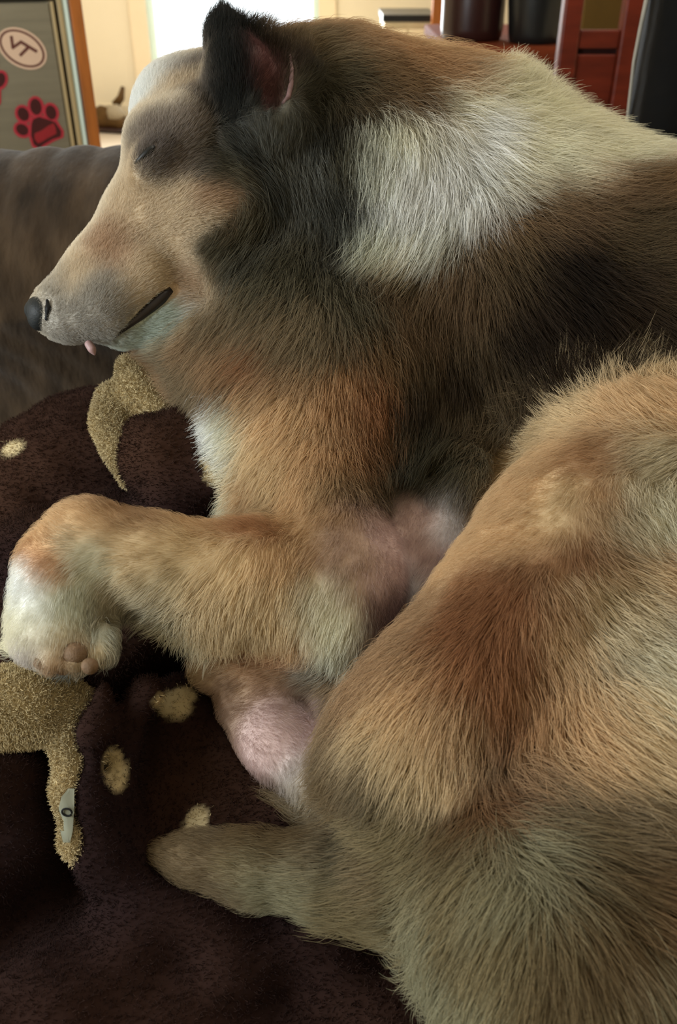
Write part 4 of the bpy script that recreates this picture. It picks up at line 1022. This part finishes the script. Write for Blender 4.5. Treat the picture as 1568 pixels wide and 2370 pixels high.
# wobble so the fleece is not perfectly smooth
def wobble(F, amp, seed):
    X = F.ax[0][:, None, None]; Y = F.ax[1][None, :, None]; Z = F.ax[2][None, None, :]
    r = np.random.default_rng(seed)
    for _ in range(7):
        k = r.normal(size=3); k = k / np.linalg.norm(k) * r.uniform(50, 170)
        F.f += (amp * 60 / np.linalg.norm(k) * np.sin(X * k[0] + Y * k[1] + Z * k[2] + r.uniform(0, 6))).astype(np.float32)
wobble(BR, 0.0022, 11); wobble(CR, 0.0016, 12)
for F_ in (BR, CR):
    F_.floor_cut(SEAT + 0.003, 0.005)
    # the dog's weight presses the fleece in: nothing of the blanket stays inside the body
    g_ = np.stack(np.meshgrid(*F_.ax, indexing='ij'), -1).reshape(-1, 3)
    inb = (np.abs(F_.f.ravel()) < 0.05) | (F_.f.ravel() < 0)
    dv = np.full(len(g_), 0.1, np.float32)
    ok = inb & (g_ > B.lo).all(1) & (g_ < B.lo + B.h * (B.n - 1)).all(1)
    dv[ok] = B.sample(g_[ok])
    F_.f = np.maximum(F_.f, -dv.reshape(F_.f.shape) + 0.0015)
PATCH = [(400, 1632, 44, 30, 15), (425, 1610, 30, 20, 0), (266, 1782, 26, 50, -8), (455, 1905, 26, 40, 20), (488, 1085, 14, 30, -35), (515, 1108, 42, 16, 5), (30, 1038, 28, 15, -25)]
BROWN = np.array(lin((.125, .08, .075))); CREAM = np.array(lin((.71, .64, .49))); BROWN2 = np.array(lin((.20, .13, .095)))
def brown_col(p, jit):
    q = pix(p); q = q + jit
    t = np.clip(0.5 + 0.5 * noise3(p, 21, 40), 0, 1)[:, None]
    c = BROWN * (1 - t) + BROWN2 * t
    m = np.zeros(len(p))
    for x, y, a, b, r_ in PATCH:
        th = math.radians(r_)
        u = (q[:, 0] - x) * math.cos(th) + (q[:, 1] - y) * math.sin(th); w = -(q[:, 0] - x) * math.sin(th) + (q[:, 1] - y) * math.cos(th)
        m = np.maximum(m, np.clip((1.15 - np.sqrt((u / a) ** 2 + (w / b) ** 2)) / 0.3, 0, 1))
    m = m[:, None]
    return c * (1 - m) + CREAM * m
def cream_col(p, jit):
    t = np.clip(0.5 + 0.5 * noise3(p, 22, 120), 0, 1)[:, None]
    return CREAM * (0.86 + 0.28 * t)
def fleece(name, F, colfn, n, ln):
    v, q = nets(F, 2)
    # one mesh for each connected piece
    lab = np.arange(len(v)); e = np.concatenate([q[:, [0, 1]], q[:, [1, 2]], q[:, [2, 3]], q[:, [3, 0]]])
    while True:
        m_ = np.minimum(lab[e[:, 0]], lab[e[:, 1]]); l2 = lab.copy()
        np.minimum.at(l2, e[:, 0], m_); np.minimum.at(l2, e[:, 1], m_); l2 = l2[l2]
        if (l2 == lab).all(): break
        lab = l2
    keep = []
    for l_ in np.unique(lab):
        if (lab == l_).sum() < 300: continue
        fq = q[lab[q[:, 0]] == l_]; keep.append(fq)
        u, inv = np.unique(fq, return_inverse=True)
        np_mesh(name, v[u], inv.reshape(fq.shape), M['fleece'], bl, colfn(v[u], 0))
    q = np.concatenate(keep)
    def wt(c, nn):
        view = -(c * nn).sum(1) / np.linalg.norm(c, axis=1); p = pix(c)
        return np.where(view > -0.3, 1.0, 0.0) * np.where((p[:, 0] > -120) & (p[:, 0] < 1250) & (p[:, 1] < 2450), 1.0, 0.05)
    r = sample_surface(v, q, n, wt)
    g = F.grad(r)
    d = g + rng.normal(0, 0.6, r.shape); d /= np.linalg.norm(d, axis=1, keepdims=True)
    d2 = d + rng.normal(0, 0.5, r.shape); d2 /= np.linalg.norm(d2, axis=1, keepdims=True)
    l = (ln * rng.uniform(0.5, 1.3, n))[:, None]
    pt = np.stack([r - g * 0.0005, r + d * l * 0.5, r + d * l * 0.5 + d2 * l * 0.5], 1)
    col = colfn(r, rng.normal(0, 4, (n, 2))) * np.exp(rng.normal(0, 0.18, (n, 1)))
    hair('pile', pt, np.array([0.00022, 0.0002, 0.00008]), col, M['pile'], bl)
fleece('brown_side', BR, brown_col, 110000, 0.0032)
fleece('cream_side', CR, cream_col, 45000, 0.0036)
# sewn-in tag on the cream edge, with its dark loop mark
def bsurf(px, py):
    d = np.arange(0.42, 0.8, 0.0005)
    p = np.stack([(px - CX) / FPX * d, (py - CY) / FPX * d, d], 1)
    f = np.minimum(CR.sample(p), BR.sample(p)); return d[np.argmax(f < 0)] - 0.0035
bm = bmesh.new()
rows = []
for i, (y, xa, xb) in enumerate([(1825, 158, 172), (1845, 142, 172), (1870, 136, 172), (1900, 137, 170), (1925, 140, 168), (1950, 146, 162)]):
    rows.append([bm.verts.new(Vector(W(x, y, bsurf(x, y)))) for x in np.linspace(xa, xb, 4)])
for a, b in zip(rows[:-1], rows[1:]):
    for k in range(3): bm.faces.new((a[k], b[k], b[k + 1], a[k + 1]))
r = bmesh.ops.solidify(bm, geom=list(bm.faces), thickness=0.0006)
bmesh.ops.recalc_face_normals(bm, faces=bm.faces)
tg = from_bm('care_tag', bm, M['brand'], bl, True)
cx_, cy_ = 155, 1880
tube('loop_mark', [W(cx_ + 13 * math.cos(a) * 0.8 - 5 * math.sin(a), cy_ + 7 * math.sin(a) + 5 * math.cos(a), bsurf(cx_, cy_) - 0.001) for a in np.linspace(0, 6.0, 16)], 0.0006, M['nostril'], bl, 6)
